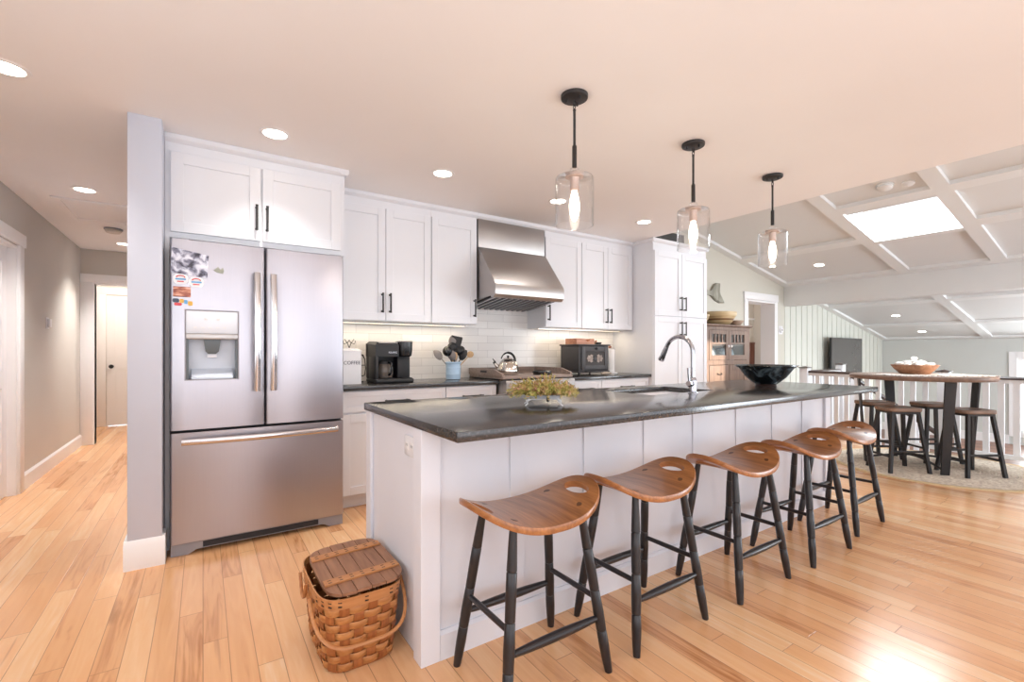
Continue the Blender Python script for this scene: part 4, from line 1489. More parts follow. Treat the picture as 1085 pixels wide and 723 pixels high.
mb.box(a0 + 0.05, a1 - 0.05, sy0 - 0.016, sy0 - 0.0005, b1 - 0.055, b1, 0.003)
mb.box(a0 + 0.05, a1 - 0.05, sy0 - 0.016, sy0 - 0.0005, b0, b0 + 0.045, 0.003)
dr = part('door', mb, M['iron'], t)
part('window', MB().box(a0 + 0.05, a1 - 0.05, sy0 - 0.008, sy0 - 0.0005, b0 + 0.045, b1 - 0.055), M['iron_dark'], dr)
mb = MB()
cxm, czm = (a0 + a1) / 2, (b0 + b1) / 2 - 0.004
for s_ in (-1, 1):
    pts = [(cxm + s_ * x, czm + z) for x, z in ((0.030, -0.034), (0.055, -0.044), (0.075, -0.03), (0.100, -0.034), (0.105, -0.012), (0.118, 0.0), (0.105, 0.014),
                                                (0.098, 0.036), (0.072, 0.030), (0.055, 0.044), (0.030, 0.034), (0.036, 0.012), (0.024, 0.0), (0.036, -0.012))]
    mb.prism_y(pts, sy0 - 0.013, sy0 - 0.0085)
part('cutout', mb, M['flame'], dr, 'pale patterned cut-out behind a star')
mb = MB()
star = [(cxm + (0.034 if k_ % 2 == 0 else 0.012) * math.cos(PI * k_ / 6), czm + (0.034 if k_ % 2 == 0 else 0.012) * math.sin(PI * k_ / 6)) for k_ in range(12)]
mb.prism_y(star, sy0 - 0.0145, sy0 - 0.0085)
part('star', mb, M['iron'], dr)
part('door_knob', MB().lathe([(0.006, 0), (0.006, 0.01), (0.013, 0.014), (0.012, 0.024), (0, 0.027)], (cxm, sy0 - 0.0155, b1 - 0.022), 16, Matrix.Rotation(PI / 2, 3, 'X')), M['black_gloss'], dr)
# things on the toy stove
ZS = Z0 + 0.3305
t = thing('wooden_tray', 'reddish wooden tray with a cut handle on the toy stove', 'tray', (3.40, 3.79, ZS))
mb = MB()
mb.box(3.295, 3.555, 3.70, 3.88, ZS, ZS + 0.010)
part('bottom', mb, M['copperwood'], t)
mb = MB()
mb.prism_y([(3.295, ZS + 0.0102), (3.555, ZS + 0.0102), (3.555, ZS + 0.058), (3.535, ZS + 0.062), (3.51, ZS + 0.050), (3.47, ZS + 0.030), (3.44, ZS + 0.034), (3.425, ZS + 0.060), (3.295, ZS + 0.062)], 3.70, 3.712)
mb.box(3.295, 3.555, 3.868, 3.88, ZS + 0.0102, ZS + 0.062)
mb.box(3.295, 3.307, 3.712, 3.868, ZS + 0.0102, ZS + 0.062)
mb.box(3.543, 3.555, 3.712, 3.868, ZS + 0.0102, ZS + 0.062)
part('rim', mb, M['copperwood'], t)
t = thing('stone_figure', 'small dark figure right of the wooden tray on the toy stove', 'ornament', (3.60, 3.74, ZS))
mb = MB()
mb.sphere((3.592, 3.74, ZS + 0.016), 0.02, 14, (1.2, 0.9, 0.8))
part('body', mb, M['brownband'], t)
part('head', MB().sphere((3.612, 3.735, ZS + 0.036), 0.013, 12), M['copperwood'], t)
solo('pebble_dish', MB().lathe([(0.02, 0), (0.035, 0.006), (0.042, 0.024), (0.039, 0.026), (0.03, 0.010), (0, 0.008)], (3.668, 3.76, ZS), 24), M['iron'],
     'little grey dish at the right end on the toy stove', 'dish')
solo('driftwood', MB().tube([(3.52, 3.56, Z0 + 0.018), (3.56, 3.555, Z0 + 0.020), (3.62, 3.565, Z0 + 0.019), (3.68, 3.58, Z0 + 0.016)], [0.010, 0.017, 0.018, 0.012], 10, 1.0),
     M['drift'], 'pale piece of driftwood lying in front of the toy stove', 'driftwood')
# paper towels
pc = Vector((3.895, 3.80, Z0))
t = thing('paper_towel_holder', 'white paper towel roll on a white stand beside the toy stove', 'paper towel holder', pc)
part('base', MB().lathe([(0.085, 0), (0.088, 0.006), (0.086, 0.014), (0, 0.016)], pc, 36), M['white_cer'], t)
part('roll', MB().lathe([(0.022, 0.018), (0.052, 0.018), (0.054, 0.022), (0.054, 0.272), (0.052, 0.276), (0.022, 0.276)], pc, 36), M['paper'], t)
po = part('post', MB().lathe([(0.008, 0.015), (0.008, 0.290)], pc, 12), M['white_cer'], t)
part('finial', MB().lathe([(0.004, 0.288), (0.016, 0.296), (0.018, 0.306), (0.010, 0.318), (0.0, 0.321)], pc, 18), M['copperwood'], po, 'reddish wooden finial')

# ------------------------------------------------------------------ island
t = thing('kitchen_island', 'long white panelled kitchen island base', 'kitchen island', (2.3, 1.9, 0))
IX0, IX1, IY0, IY1 = 0.680, 3.985, 1.612, 2.27
part('body', MB().box(IX0, IX1, IY0, IY1, 0.0, 0.876), M['island'], t)
mb = MB()
for x in (1.10, 1.512, 1.926, 2.340, 2.773, 3.200, 3.618):
    mb.box(x - 0.036, x + 0.036, IY0 - 0.007, IY0 - 0.0003, 0.108, 0.876, 0.001, 1)
part('batten', mb, M['island'], t)
mb = MB()
mb.box(IX0 - 0.016, IX0 + 0.062, IY0 - 0.019, IY0 + 0.055, 0.0, 0.8765, 0.002, 1)
part('corner_post', mb, M['island'], t)
mb = MB()
mb.box(IX1 - 0.062, IX1 + 0.016, IY0 - 0.019, IY0 + 0.055, 0.0, 0.8765, 0.002, 1)
part('corner_post', mb, M['island'], t)
mb = MB()
mb.prism_x([(IY0 - 0.0003, 0), (IY0 - 0.018, 0), (IY0 - 0.018, 0.095), (IY0 - 0.008, 0.107), (IY0 - 0.0003, 0.107)], IX0 + 0.0625, IX1 - 0.0625)
part('baseboard', mb, M['island'], t)
mb = MB()
mb.box(IX0 - 0.016, IX0 - 0.0003, IY1 - 0.06, IY1 + 0.01, 0, 0.876, 0.002, 1)
part('end_stile', mb, M['island'], t)
t = thing('wall_outlet', 'white double outlet on the end of the island', 'outlet', (IX0, 1.725, 0.79))
part('plate', MB().box(IX0 - 0.006, IX0 - 0.0005, 1.675, 1.79, 0.752, 0.832, 0.002), M['white_cer'], t)
mb = MB()
for y in (1.707, 1.758):
    mb.box(IX0 - 0.0075, IX0 - 0.0062, y - 0.017, y + 0.017, 0.776, 0.808, 0.0005)
so = part('socket', mb, M['trim'], t)
mb = MB()
for y in (1.707, 1.758):
    mb.box(IX0 - 0.0082, IX0 - 0.0076, y - 0.008, y - 0.006, 0.790, 0.800)
    mb.box(IX0 - 0.0082, IX0 - 0.0076, y + 0.006, y + 0.008, 0.790, 0.800)
part('slots', mb, M['dark_gap'], so)

# worktop with the sink opening
WX0, WX1, WY0, WY1, WZ0, WZ1 = 0.660, 4.02, 1.295, 2.305, 0.877, 0.912
KX0, KX1, KY0, KY1 = 2.155, 2.775, 1.78, 2.17
mb = MB()
bm = mb.bm
xs = [WX0, KX0, KX1, WX1]
ys = [WY0, KY0, KY1, WY1]
V3 = {}
for k_, z in enumerate((WZ0, WZ1)):
    for i, x in enumerate(xs):
        for j, y in enumerate(ys):
            V3[i, j, k_] = bm.verts.new((x, y, z))
for i in range(3):
    for j in range(3):
        if i == 1 and j == 1:
            continue
        for k_ in (0, 1):
            bm.faces.new([V3[i, j, k_], V3[i + 1, j, k_], V3[i + 1, j + 1, k_], V3[i, j + 1, k_]])
        for di, dj, a, b_ in ((-1, 0, (i, j), (i, j + 1)), (1, 0, (i + 1, j), (i + 1, j + 1)), (0, -1, (i, j), (i + 1, j)), (0, 1, (i, j + 1), (i + 1, j + 1))):
            ni, nj = i + di, j + dj
            if 0 <= ni < 3 and 0 <= nj < 3 and not (ni == 1 and nj == 1):
                continue
            bm.faces.new([V3[a[0], a[1], 0], V3[b_[0], b_[1], 0], V3[b_[0], b_[1], 1], V3[a[0], a[1], 1]])
bmesh.ops.recalc_face_normals(bm, faces=bm.faces[:])
es = [e for e in bm.edges if len(e.link_faces) == 2 and e.calc_face_angle(0) > 1.0]
vert_c = [e for e in es if abs(e.verts[0].co.z - e.verts[1].co.z) > 0.01]
bmesh.ops.bevel(bm, geom=es, offset=0.004, segments=2, profile=0.5, affect='EDGES')
solo('island_worktop', mb, M['stone'], 'speckled dark stone island worktop with a sink opening', 'worktop', loc=(2.3, 1.8, WZ0))

t = thing('sink', 'undermount stainless sink in the island worktop', 'sink', (2.465, 1.975, 0.7))
mb = MB()
rs = []
for ins, z in ((-0.022, 0.874), (0.002, 0.874), (0.004, 0.72), (0.03, 0.69)):
    rs.append([(x, y, z) for x, y in rr_poly(KX0 + ins, KX1 - ins, KY0 + ins, KY1 - ins, 0.03)])
mb.rings(rs, closed_ends=False)
mb.bm.verts.ensure_lookup_table()
mb.bm.faces.new(mb.bm.verts[-24:])
part('basin', mb, M['sink'], t)
part('drain', MB().lathe([(0.04, 0.6905), (0.04, 0.694), (0.03, 0.692), (0, 0.691)], (2.465, 2.02, 0), 24), M['chrome'], t)
# faucet
fx, fy = 2.445, 1.705
t = thing('faucet', 'chrome gooseneck pull-down faucet with a side lever', 'faucet', (fx, fy, WZ1))
mb = MB()
mb.lathe([(0.028, 0), (0.028, 0.004), (0.023, 0.009), (0.022, 0.075), (0.020, 0.086), (0.0135, 0.098)], (fx, fy, WZ1), 28)
part('base', mb, M['chrome'], t)
mb = MB()
pts = [(fx, fy, WZ1 + 0.09), (fx, fy, WZ1 + 0.16), (fx, fy, WZ1 + 0.225)]
cr = 0.098
for i in range(1, 16):
    a = math.radians(180 - 158 * i / 15)
    pts.append((fx, fy + cr + cr * math.cos(a), WZ1 + 0.245 + cr * math.sin(a)))
mb.tube(pts, 0.0125, 16)
part('spout', mb, M['chrome'], t)
e1 = Vector(pts[-1])
dr_ = (Vector(pts[-1]) - Vector(pts[-2])).normalized()
mb = MB()
mb.tube([e1, e1 + dr_ * 0.02, e1 + dr_ * 0.05, e1 + dr_ * 0.092, e1 + dr_ * 0.098], [0.0125, 0.0145, 0.016, 0.0195, 0.017], 18)
part('spray_head', mb, M['chrome'], t)
mb = MB()
mb.tube([(fx, fy, WZ1 + 0.058), (fx - 0.05, fy - 0.012, WZ1 + 0.060)], [0.016, 0.016], 16)
mb.tube([(fx - 0.05, fy - 0.012, WZ1 + 0.060), (fx - 0.062, fy - 0.014, WZ1 + 0.064)], [0.0185, 0.016], 16)
mb.tube([(fx - 0.052, fy - 0.012, WZ1 + 0.068), (fx - 0.056, fy - 0.010, WZ1 + 0.13), (fx - 0.056, fy - 0.009, WZ1 + 0.155)], [0.006, 0.007, 0.0085], 12)
part('lever', mb, M['chrome'], t)

# dark bowl on the island
bc = (3.42, 1.78, WZ1 + 0.0005)
t = thing('glazed_bowl', 'wide dark blue-black glazed bowl on the island worktop', 'bowl', bc)
mb = MB()
mb.lathe([(0.072, 0.016), (0.092, 0.030), (0.132, 0.066), (0.160, 0.104), (0.178, 0.130), (0.206, 0.146), (0.210, 0.150), (0.205, 0.153), (0.172, 0.138),
          (0.152, 0.108), (0.124, 0.072), (0.084, 0.040), (0.0, 0.030)], bc, 56)
part('body', mb, M['bowl'], t)
part('foot', MB().lathe([(0.070, 0), (0.072, 0.003), (0.068, 0.010), (0.074, 0.017), (0.05, 0.0175)], bc, 40), M['bowl_foot'], t, 'brown foot ring')

# plant tray
pc = Vector((1.325, 1.72, WZ1 + 0.0005))
t = thing('plant_tray', 'yellow-green and orange sprigs in a small white footed tray', 'plant', pc)
Rt = Matrix.Rotation(math.radians(-33), 3, 'Z')
mb = MB()
mb.rings([[pc + Rt @ Vector((x, y, z)) for x, y in rr_poly(-a, a, -b_, b_, 0.02)] for a, b_, z in ((0.070, 0.040, 0.030), (0.084, 0.052, 0.050), (0.088, 0.056, 0.052), (0.076, 0.045, 0.046))])
part('tray', mb, M['white_cer'], t)
for sx in (-1, 1):
    for sy in (-1, 1):
        mb = MB()
        p = [pc + Rt @ Vector((sx * x, sy * y, z)) for x, y, z in ((0.060, 0.034, 0.034), (0.078, 0.046, 0.024), (0.076, 0.044, 0.012), (0.086, 0.051, 0.003))]
        mb.tube(p, [0.006, 0.005, 0.004, 0.003], 8)
        part('leg', mb, M['white_cer'], t)
part('clasp', MB().box(pc.x - 0.02, pc.x - 0.008, pc.y - 0.057, pc.y - 0.05, WZ1 + 0.022, WZ1 + 0.046, 0.002), M['black'], t)
mb = MB()
rnd = random.Random(3)
for i in range(620):
    u, v = rnd.uniform(-1, 1), rnd.uniform(-1, 1)
    b0 = pc + Rt @ Vector((u * 0.085, v * 0.045, 0.045 + rnd.uniform(0, 0.01)))
    out = Rt @ Vector((u * 1.0 + rnd.uniform(-.55, .55), v * 0.75 + rnd.uniform(-.6, .6), 0))
    ln = rnd.uniform(0.040, 0.110)
    d = (out + Vector((0, 0, rnd.uniform(0.15, 0.8)))).normalized()
    tip = b0 + d * ln + Vector((0, 0, -0.018 * out.length))
    tip.z = max(tip.z, WZ1 + 0.012)
    mid = b0 + d * ln * 0.55 + Vector((0, 0, 0.008))
    mb.tube([b0, mid, tip], [0.0010, 0.0010, 0.0004], 3)
    for q in range(5):
        f = 0.3 + 0.16 * q
        c_ = mid.lerp(tip, (f - .5) * 2) if f > .5 else b0.lerp(mid, f * 2)
        ax = Vector((rnd.uniform(-1, 1), rnd.uniform(-1, 1), rnd.uniform(-.2, 1))).normalized()
        sd = ax.cross(d).normalized() * 0.0036
        L_ = (d * 0.5 + ax * 0.8).normalized() * rnd.uniform(0.011, 0.019)
        a_ = mb.bm.verts.new(c_)
        b_ = mb.bm.verts.new(c_ + L_ * 0.5 + sd)
        c2 = mb.bm.verts.new(c_ + L_)
        d2 = mb.bm.verts.new(c_ + L_ * 0.5 - sd)
        mb.bm.faces.new((a_, b_, c2, d2))
part('foliage', mb, M['fol1'], t)

# ------------------------------------------------------------------ saddle stools
def boolean_cut(me_a, me_b):
    a = bpy.data.objects.new('cut_a', me_a)
    b_ = bpy.data.objects.new('cut_b', me_b)
    COL.objects.link(a)
    COL.objects.link(b_)
    md = a.modifiers.new('cut', 'BOOLEAN')
    md.operation = 'DIFFERENCE'
    md.solver = 'EXACT'
    md.object = b_
    dg = bpy.context.evaluated_depsgraph_get()
    me = bpy.data.meshes.new_from_object(a.evaluated_get(dg))
    bpy.data.objects.remove(a)
    bpy.data.objects.remove(b_)
    return me


SA, SB = 0.275, 0.172          # half width (x) and half depth (y) of the seat


def seat_z(x, y):
    u = abs(x) / SA
    return 0.591 + 0.076 * u ** 2.4 - 0.010 * (y / SB) ** 2


def make_seat(mat):
    mb = MB()
    nr, na = 16, 96
    rs = []

    def outline(f, z):
        ring = []
        for i in range(na):
            a = 2 * PI * i / na
            ca, sa = math.cos(a), math.sin(a)
            p = 2 / 2.5
            x = SA * math.copysign(abs(ca) ** p, ca)
            y = SB * math.copysign(abs(sa) ** p, sa)
            ring.append((x * f, y * f, z))
        return ring
    for k_ in range(nr):
        rs.append(outline((k_ + 0.4) / nr, 0.0))
    rs.append(outline(0.992, 0.0))
    rs.append(outline(1.0, 0.004))
    rs.append(outline(1.0, 0.018))
    rs.append(outline(0.985, 0.024))
    for k_ in range(nr - 1, -1, -1):
        rs.append(outline((k_ + 0.4) / nr * 0.985, 0.024))
    mb.rings(rs)
    me = mb.mesh('seat', smooth=0)
    cut = MB()
    for s_ in (-1, 1):
        poly = []
        for i in range(24):
            a = 2 * PI * i / 24
            poly.append((s_ * 0.214 + 0.029 * math.cos(a), 0.066 * math.copysign(abs(math.sin(a)) ** 1.15, math.sin(a))))
        cut.prism_z(poly, -0.1, 0.1)
    me = boolean_cut(me, cut.mesh('cut', smooth=0))
    for v in me.vertices:
        x, y, z = v.co
        v.co.z = seat_z(x, y) + (z - 0.024)
    me.materials.clear()
    me.materials.append(mat)
    me.shade_smooth()
    bm2 = bmesh.new()
    bm2.from_mesh(me)
    for e in bm2.edges:
        if len(e.link_faces) == 2 and e.calc_face_angle(0) > 0.7:
            e.smooth = False
    bm2.to_mesh(me)
    bm2.free()
    return me


def make_saddle_stool(label):
    t = thing('saddle_stool', label, 'stool', (0, 0, 0), 'saddle-seat stools along the island')
    o = bpy.data.objects.new('seat', make_seat(M['seat']))
    COL.objects.link(o)
    o.parent = t
    tops, feet = {}, {}
    for sx in (-1, 1):
        for sy in (-1, 1):
            top = Vector((sx * 0.148, sy * 0.098, seat_z(0.148, 0.098) - 0.012))
            foot = Vector((sx * 0.222, sy * 0.168, 0.0))
            tops[sx, sy], feet[sx, sy] = top, foot
            d = foot - top
            pts, rr_ = [], []
            prof = [(0, .0125), (.12, .0155), (.245, .018), (.25, .0155), (.256, .018), (.36, .0185), (.50, .0175), (.505, .015), (.511, .0175), (.64, .0195), (.745, .018), (.75, .0155), (.756, .018),
                    (.84, .0185), (.93, .0165), (1, .0135)]
            for f, r in prof:
                pts.append(top + d * f)
                rr_.append(r)
            mb = MB()
            mb.tube(pts, rr_, 16)
            for v in mb.bm.verts:
                if v.co.z < 0.0:
                    v.co.z = 0.0
            part('leg', mb, M['blackwood'], t)
            pg = MB().lathe([(0.0135, -0.004), (0.0135, 0.0004), (0, 0.0006)], (sx * 0.142, sy * 0.094, seat_z(0.142, 0.094)), 20, Matrix.Rotation(-sx * 0.30, 3, 'Y'))
            part('peg', pg, M['peg'], o)

    def stretch(a, b_, z, torp):
        pa = tops[a].lerp(feet[a], (tops[a].z - z) / tops[a].z)
        pb = tops[b_].lerp(feet[b_], (tops[b_].z - z) / tops[b_].z)
        n_ = 12
        pts = [pa.lerp(pb, i / n_) for i in range(n_ + 1)]
        if torp:
            rr_ = [0.009 + 0.0075 * math.sin(PI * i / n_) ** 0.8 for i in range(n_ + 1)]
        else:
            rr_ = [0.0095 + 0.001 * math.sin(PI * i / n_) for i in range(n_ + 1)]
        part('stretcher', MB().tube(pts, rr_, 12), M['blackwood'], t)
    stretch((-1, -1), (1, -1), 0.195, True)
    stretch((-1, 1), (1, 1), 0.205, True)
    stretch((-1, -1), (-1, 1), 0.265, False)
    stretch((1, -1), (1, 1), 0.265, False)
    return t


ST = [(1.005, 1.372, 0.0, 'saddle-seat stool nearest the camera, at the basket end of the island'),
      (1.595, 1.372, 0.01, 'second saddle-seat stool from the basket end of the island'),
      (2.280, 1.355, 0.0, 'middle saddle-seat stool of the five along the island'),
      (2.958, 1.335, -0.01, 'saddle-seat stool second from the far end of the island, below the dark bowl'),
      (3.640, 1.385, 0.02, 'saddle-seat stool at the far end of the island nearest the dining table')]
proto = make_saddle_stool(ST[0][3])
for i, (x, y, rz, lab) in enumerate(ST):
    o = proto if i == 0 else copy_tree(proto)
    o.location = (x, y, 0)
    o.rotation_euler = (0, 0, rz)
    o['label'] = lab

# ------------------------------------------------------------------ picnic basket
kc = Vector((0.496, 1.925, 0))
t = thing('picnic_basket', 'woven splint picnic basket with a plank lid on the floor', 'basket', kc)
BH = 0.285


def bsec(z):
    f = z / BH
    return 0.128 + 0.024 * f, 0.198 + 0.030 * f


def bpath(z, n=80, off=0.0):
    a, b_ = bsec(z)
    out = []
    for i in range(n):
        q = 2 * PI * i / n
        e = 2 / 4.5
        ca, sa = math.cos(q), math.sin(q)
        out.append(Vector(((a + off) * math.copysign(abs(ca) ** e, ca), (b_ + off) * math.copysign(abs(sa) ** e, sa), z)))
    return out


# even spacing along the perimeter
def even(path, n):
    m_ = len(path)
    ds = [0]
    for i in range(m_):
        ds.append(ds[-1] + (path[(i + 1) % m_] - path[i]).length)
    out = []
    for k_ in range(n):
        s_ = ds[-1] * k_ / n
        for i in range(m_):
            if ds[i + 1] >= s_:
                f = (s_ - ds[i]) / max(1e-9, ds[i + 1] - ds[i])
                out.append(path[i].lerp(path[(i + 1) % m_], f))
                break
    return out


NS = 26
NP = NS * 8
body = MB()
rows = 8
rh = (BH - 0.045) / rows
for r in range(rows):
    z0, z1 = 0.008 + r * rh, 0.008 + (r + 1) * rh - 0.0025
    rings_o, cnt = [], NP
    P0, P1 = even(bpath(z0, 240), NP), even(bpath(z1, 240), NP)
    cs = []
    for k_ in range(NP):
        nrm = (P0[(k_ + 1) % NP] - P0[k_ - 1])
        nrm = Vector((nrm.y, -nrm.x, 0)).normalized()
        w_ = 0.0052 * math.cos(PI * (k_ / 8 + r))
        cs.append((P0[k_] + nrm * (w_ - 0.001), P0[k_] + nrm * (w_ + 0.0012) + Vector((0, 0, 0.003)), P1[k_] + nrm * (w_ + 0.0012) - Vector((0, 0, 0.003)), P1[k_] + nrm * (w_ - 0.001)))
    body.rings([[kc + p for p in c_] for c_ in cs], loop=True)
bo = part('weave', body, M['bask'], t, smooth=50)
st2 = MB()
for k_ in range(NS):
    path = []
    for r in range(rows * 2 + 1):
        z = 0.006 + (BH - 0.03) * r / (rows * 2)
        Pz = even(bpath(z, 240), NS)
        p = Pz[k_]
        nrm = (Pz[(k_ + 1) % NS] - Pz[k_ - 1])
        nrm = Vector((nrm.y, -nrm.x, 0)).normalized()
        tg = Vector((-nrm.y, nrm.x, 0))
        # in front of the odd rows
        w_ = -0.0045 * math.cos(PI * (k_ + (z - 0.008) / rh - 0.5)) if 0.01 < z < BH - 0.04 else 0
        path.append((p + nrm * w_, nrm, tg))
    rs = []
    for p, nrm, tg in path:
        rs.append([kc + p + tg * a + nrm * b_ for a, b_ in ((-0.017, -0.001), (0.017, -0.001), (0.017, 0.001), (-0.017, 0.001))])
    st2.rings(rs)
part('uprights', st2, M['bask_dark'], t, smooth=40)
part('bottom', MB().prism_z([tuple((kc + p)[:2]) for p in bpath(0.004, 60, -0.004)], 0.0, 0.007), M['bask_dark'], t)
rim = MB()
z0, z1 = BH - 0.038, BH
A_, B_ = bpath(z0, 120, 0.006), bpath(z1, 120, 0.006)
A2, B2 = bpath(z0, 120, 0.001), bpath(z1, 120, 0.001)
rim.rings([[kc + A_[i], kc + B_[i], kc + B2[i], kc + A2[i]] for i in range(120)], loop=True)
ri = part('rim', rim, M['bask_rim'], t)
tk = MB()
for i in range(0, 120, 6):
    p = (A_[i] + B_[i]) / 2 + kc
    nrm = (A_[(i + 1) % 120] - A_[i - 1])
    nrm = Vector((nrm.y, -nrm.x, 0)).normalized()
    tg = Vector((-nrm.y, nrm.x, 0))
    for dz in (-0.007, 0.008):
        q = p + Vector((0, 0, dz))
        tk.rings([[q + tg * a + Vector((0, 0, b_)) + nrm * o_ for a, b_ in ((-0.007, -0.002), (0.006, -0.003), (0.007, 0.001), (-0.006, 0.003))] for o_ in (-0.001, 0.001)])
part('tacks', tk, M['tack'], ri)  # dark tacks around the rim strip
# plank lid, a little tilted and pushed to the right so the left edge gapes
lid = MB()
tilt = Matrix.Rotation(math.radians(-2.2), 3, 'Y')
lc = kc + Vector((0.016, 0, BH + 0.008))
A_, B_ = 0.148, 0.226


def lid_hw(y):
    return A_ * max(0.0, (1 - abs(y / B_) ** 4.5)) ** (1 / 4.5)


def lid_hy(x):
    return B_ * max(0.0, (1 - min(1.0, abs(x / A_)) ** 4.5)) ** (1 / 4.5)


xs_ = [-A_ * 0.995, -0.098, -0.047, 0.006, 0.058, 0.108, A_ * 0.995]
for xa, xb in zip(xs_, xs_[1:]):
    xa2, xb2 = xa + 0.0013, xb - 0.0013
    nn = 8
    poly = [(xa2 + (xb2 - xa2) * i / nn, -lid_hy(xa2 + (xb2 - xa2) * i / nn)) for i in range(nn + 1)]
    poly += [(xa2 + (xb2 - xa2) * i / nn, lid_hy(xa2 + (xb2 - xa2) * i / nn)) for i in range(nn, -1, -1)]
    dzz = 0.0012 * math.sin(xa * 90)
    lid.prism(poly, lambda p: lc + tilt @ Vector((p[0], p[1], dzz)), lambda p: lc + tilt @ Vector((p[0], p[1], 0.011 + dzz)))
lo_ = part('lid', lid, M['bask_lid'], t)
for yb in (-0.118, 0.120):
    bt = MB()
    w_ = lid_hw(yb) - 0.006
    bt.prism([(-w_, yb - 0.021), (w_, yb - 0.021), (w_, yb + 0.021), (-w_, yb + 0.021)], lambda p: lc + tilt @ Vector((p[0], p[1], 0.0125)), lambda p: lc + tilt @ Vector((p[0], p[1], 0.0185)))
    bb = part('lid_batten', bt, M['bask_rim'], lo_)
    tk = MB()
    for k_ in range(7):
        for dy in (-0.010, 0.009):
            x = -w_ + 0.02 + (2 * w_ - 0.04) * k_ / 6
            tk.prism([(x - 0.006, yb + dy - 0.0018), (x + 0.006, yb + dy - 0.0025), (x + 0.006, yb + dy + 0.0018), (x - 0.006, yb + dy + 0.0025)],
                     lambda p: lc + tilt @ Vector((p[0], p[1], 0.0180)), lambda p: lc + tilt @ Vector((p[0], p[1], 0.0192)))
    part('tacks', tk, M['tack'], bb)  # dark tacks along the lid batten
for yb, drop, reach in ((-0.10, 0.135, -0.155), (0.06, 0.06, 0.0)):
    pts = []
    a, b_ = bsec(BH - 0.02)
    if reach:
        for i in range(25):
            q = PI * i / 24
            x = -(a + 0.022) * math.copysign(abs(math.cos(q)) ** 0.55, math.cos(q))
            s_ = math.sin(q) ** 0.7
            pts.append(kc + Vector((x, yb + reach * s_, BH - 0.03 - drop * s_)))
    else:
        for i in range(17):
            q = PI * i / 16
            pts.append(kc + Vector((-(a + 0.012) - 0.004, yb - 0.06 + 0.12 * i / 16, BH - 0.02 - 0.075 * math.sin(q) ** 0.6)))
    hb = MB()
    hb.tube(pts, 0.0065, 8, 0.35, up=(0, 0, 1) if not reach else (0, -1, 0.2))
    part('handle', hb, M['bask_rim'], t)

# ------------------------------------------------------------------ pendant lights
def make_pendant(label):
    t = thing('pendant_light', label, 'pendant light', (0, 0, H), 'glass pendant lights over the island')
    cz = H
    mb = MB()
    mb.lathe([(0.0, -0.020), (0.060, -0.020), (0.0655, -0.017), (0.067, -0.012), (0.067, -0.0005), (0, -0.0005)], (0, 0, cz), 40)
    ca = part('canopy', mb, M['black'], t)
    mb = MB()
    for k_ in range(3):
        a = 2 * PI * k_ / 3 + 0.5
        mb.lathe([(0, -0.036), (0.005, -0.034), (0.006, -0.024), (0.006, -0.020)], (0.040 * math.cos(a), 0.040 * math.sin(a), cz), 10)
    part('canopy_screws', mb, M['black'], ca)
    mb = MB()
    mb.tube([(0.010 * math.cos(a), 0, cz - 0.038 + 0.014 * math.sin(a)) for a in [2 * PI * i / 16 for i in range(16)]], 0.0025, 8, loop=True)
    mb.tube([(0, 0.007 * math.cos(a), cz - 0.058 + 0.012 * math.sin(a)) for a in [2 * PI * i / 16 for i in range(16)]], 0.0025, 8, loop=True)
    part('hook', mb, M['black'], t)
    z0 = cz - 0.066
    mb = MB()
    mb.tube([(0, 0, z0), (0, 0, z0 - 0.008), (0, 0, z0 - 0.012), (0, 0, 2.190)], [0.005, 0.0085, 0.0065, 0.0065], 14)
    part('rod', mb, M['black'], t)
    part('sleeve', MB().tube([(0, 0, 2.190), (0, 0, 2.186), (0, 0, 2.082)], [0.009, 0.0115, 0.0115], 16), M['black'], t)
    mb = MB()
    mb.lathe([(0.012, 2.040), (0.022, 2.046), (0.026, 2.060), (0.022, 2.074), (0.012, 2.081)], (0, 0, 0), 24)
    part('glass_knob', mb, M['glass'], t)
    mb = MB()
    prof = [(0.020, 2.0365), (0.082, 2.036), (0.090, 2.032), (0.0945, 2.025), (0.095, 2.015), (0.095, 1.792), (0.0935, 1.7905), (0.092, 1.792), (0.092, 2.014),
            (0.0905, 2.024), (0.087, 2.0295), (0.081, 2.033), (0.020, 2.0335)]
    mb.lathe(prof, (0, 0, 0), 48, cap=False)
    part('glass_shade', mb, M['glass'], t)
    mb = MB()
    mb.lathe([(0.0, 2.036), (0.045, 2.036), (0.045, 2.031), (0.024, 2.029), (0.022, 2.024), (0.0225, 1.968), (0.018, 1.964), (0, 1.964)], (0, 0, 0), 28)
    part('socket', mb, M['bulb_cap'], t)
    mb = MB()
    mb.lathe([(0.013, 1.964), (0.015, 1.955), (0.022, 1.925), (0.0265, 1.895), (0.025, 1.865), (0.018, 1.835), (0.010, 1.818), (0.004, 1.812), (0, 1.811)], (0, 0, 0), 28)
    part('bulb', mb, M['bulb'], t)
    l = light('bulb_glow', 'POINT', (0, 0, 1.80), (0, 0, 0), 3.0, (1.0, 0.84, 0.66), shadow_soft_size=0.03)
    l.parent = t
    l.location = (0, 0, 1.79 - H)
    return t


M['bulb_cap'] = plain('rose bronze socket', (206, 182, 170), 0.35, 0.5)
PL = [(1.538, 'glass pendant light nearest the camera, over the plant tray'),
      (2.502, 'middle glass pendant light of the three over the island'),
      (3.440, 'glass pendant light furthest away, over the dark bowl')]
pp = make_pendant(PL[0][1])
for i, (x, lab) in enumerate(PL):
    o = pp if i == 0 else copy_tree(pp)
    o.location = (x, 1.742, H)
    o['label'] = lab

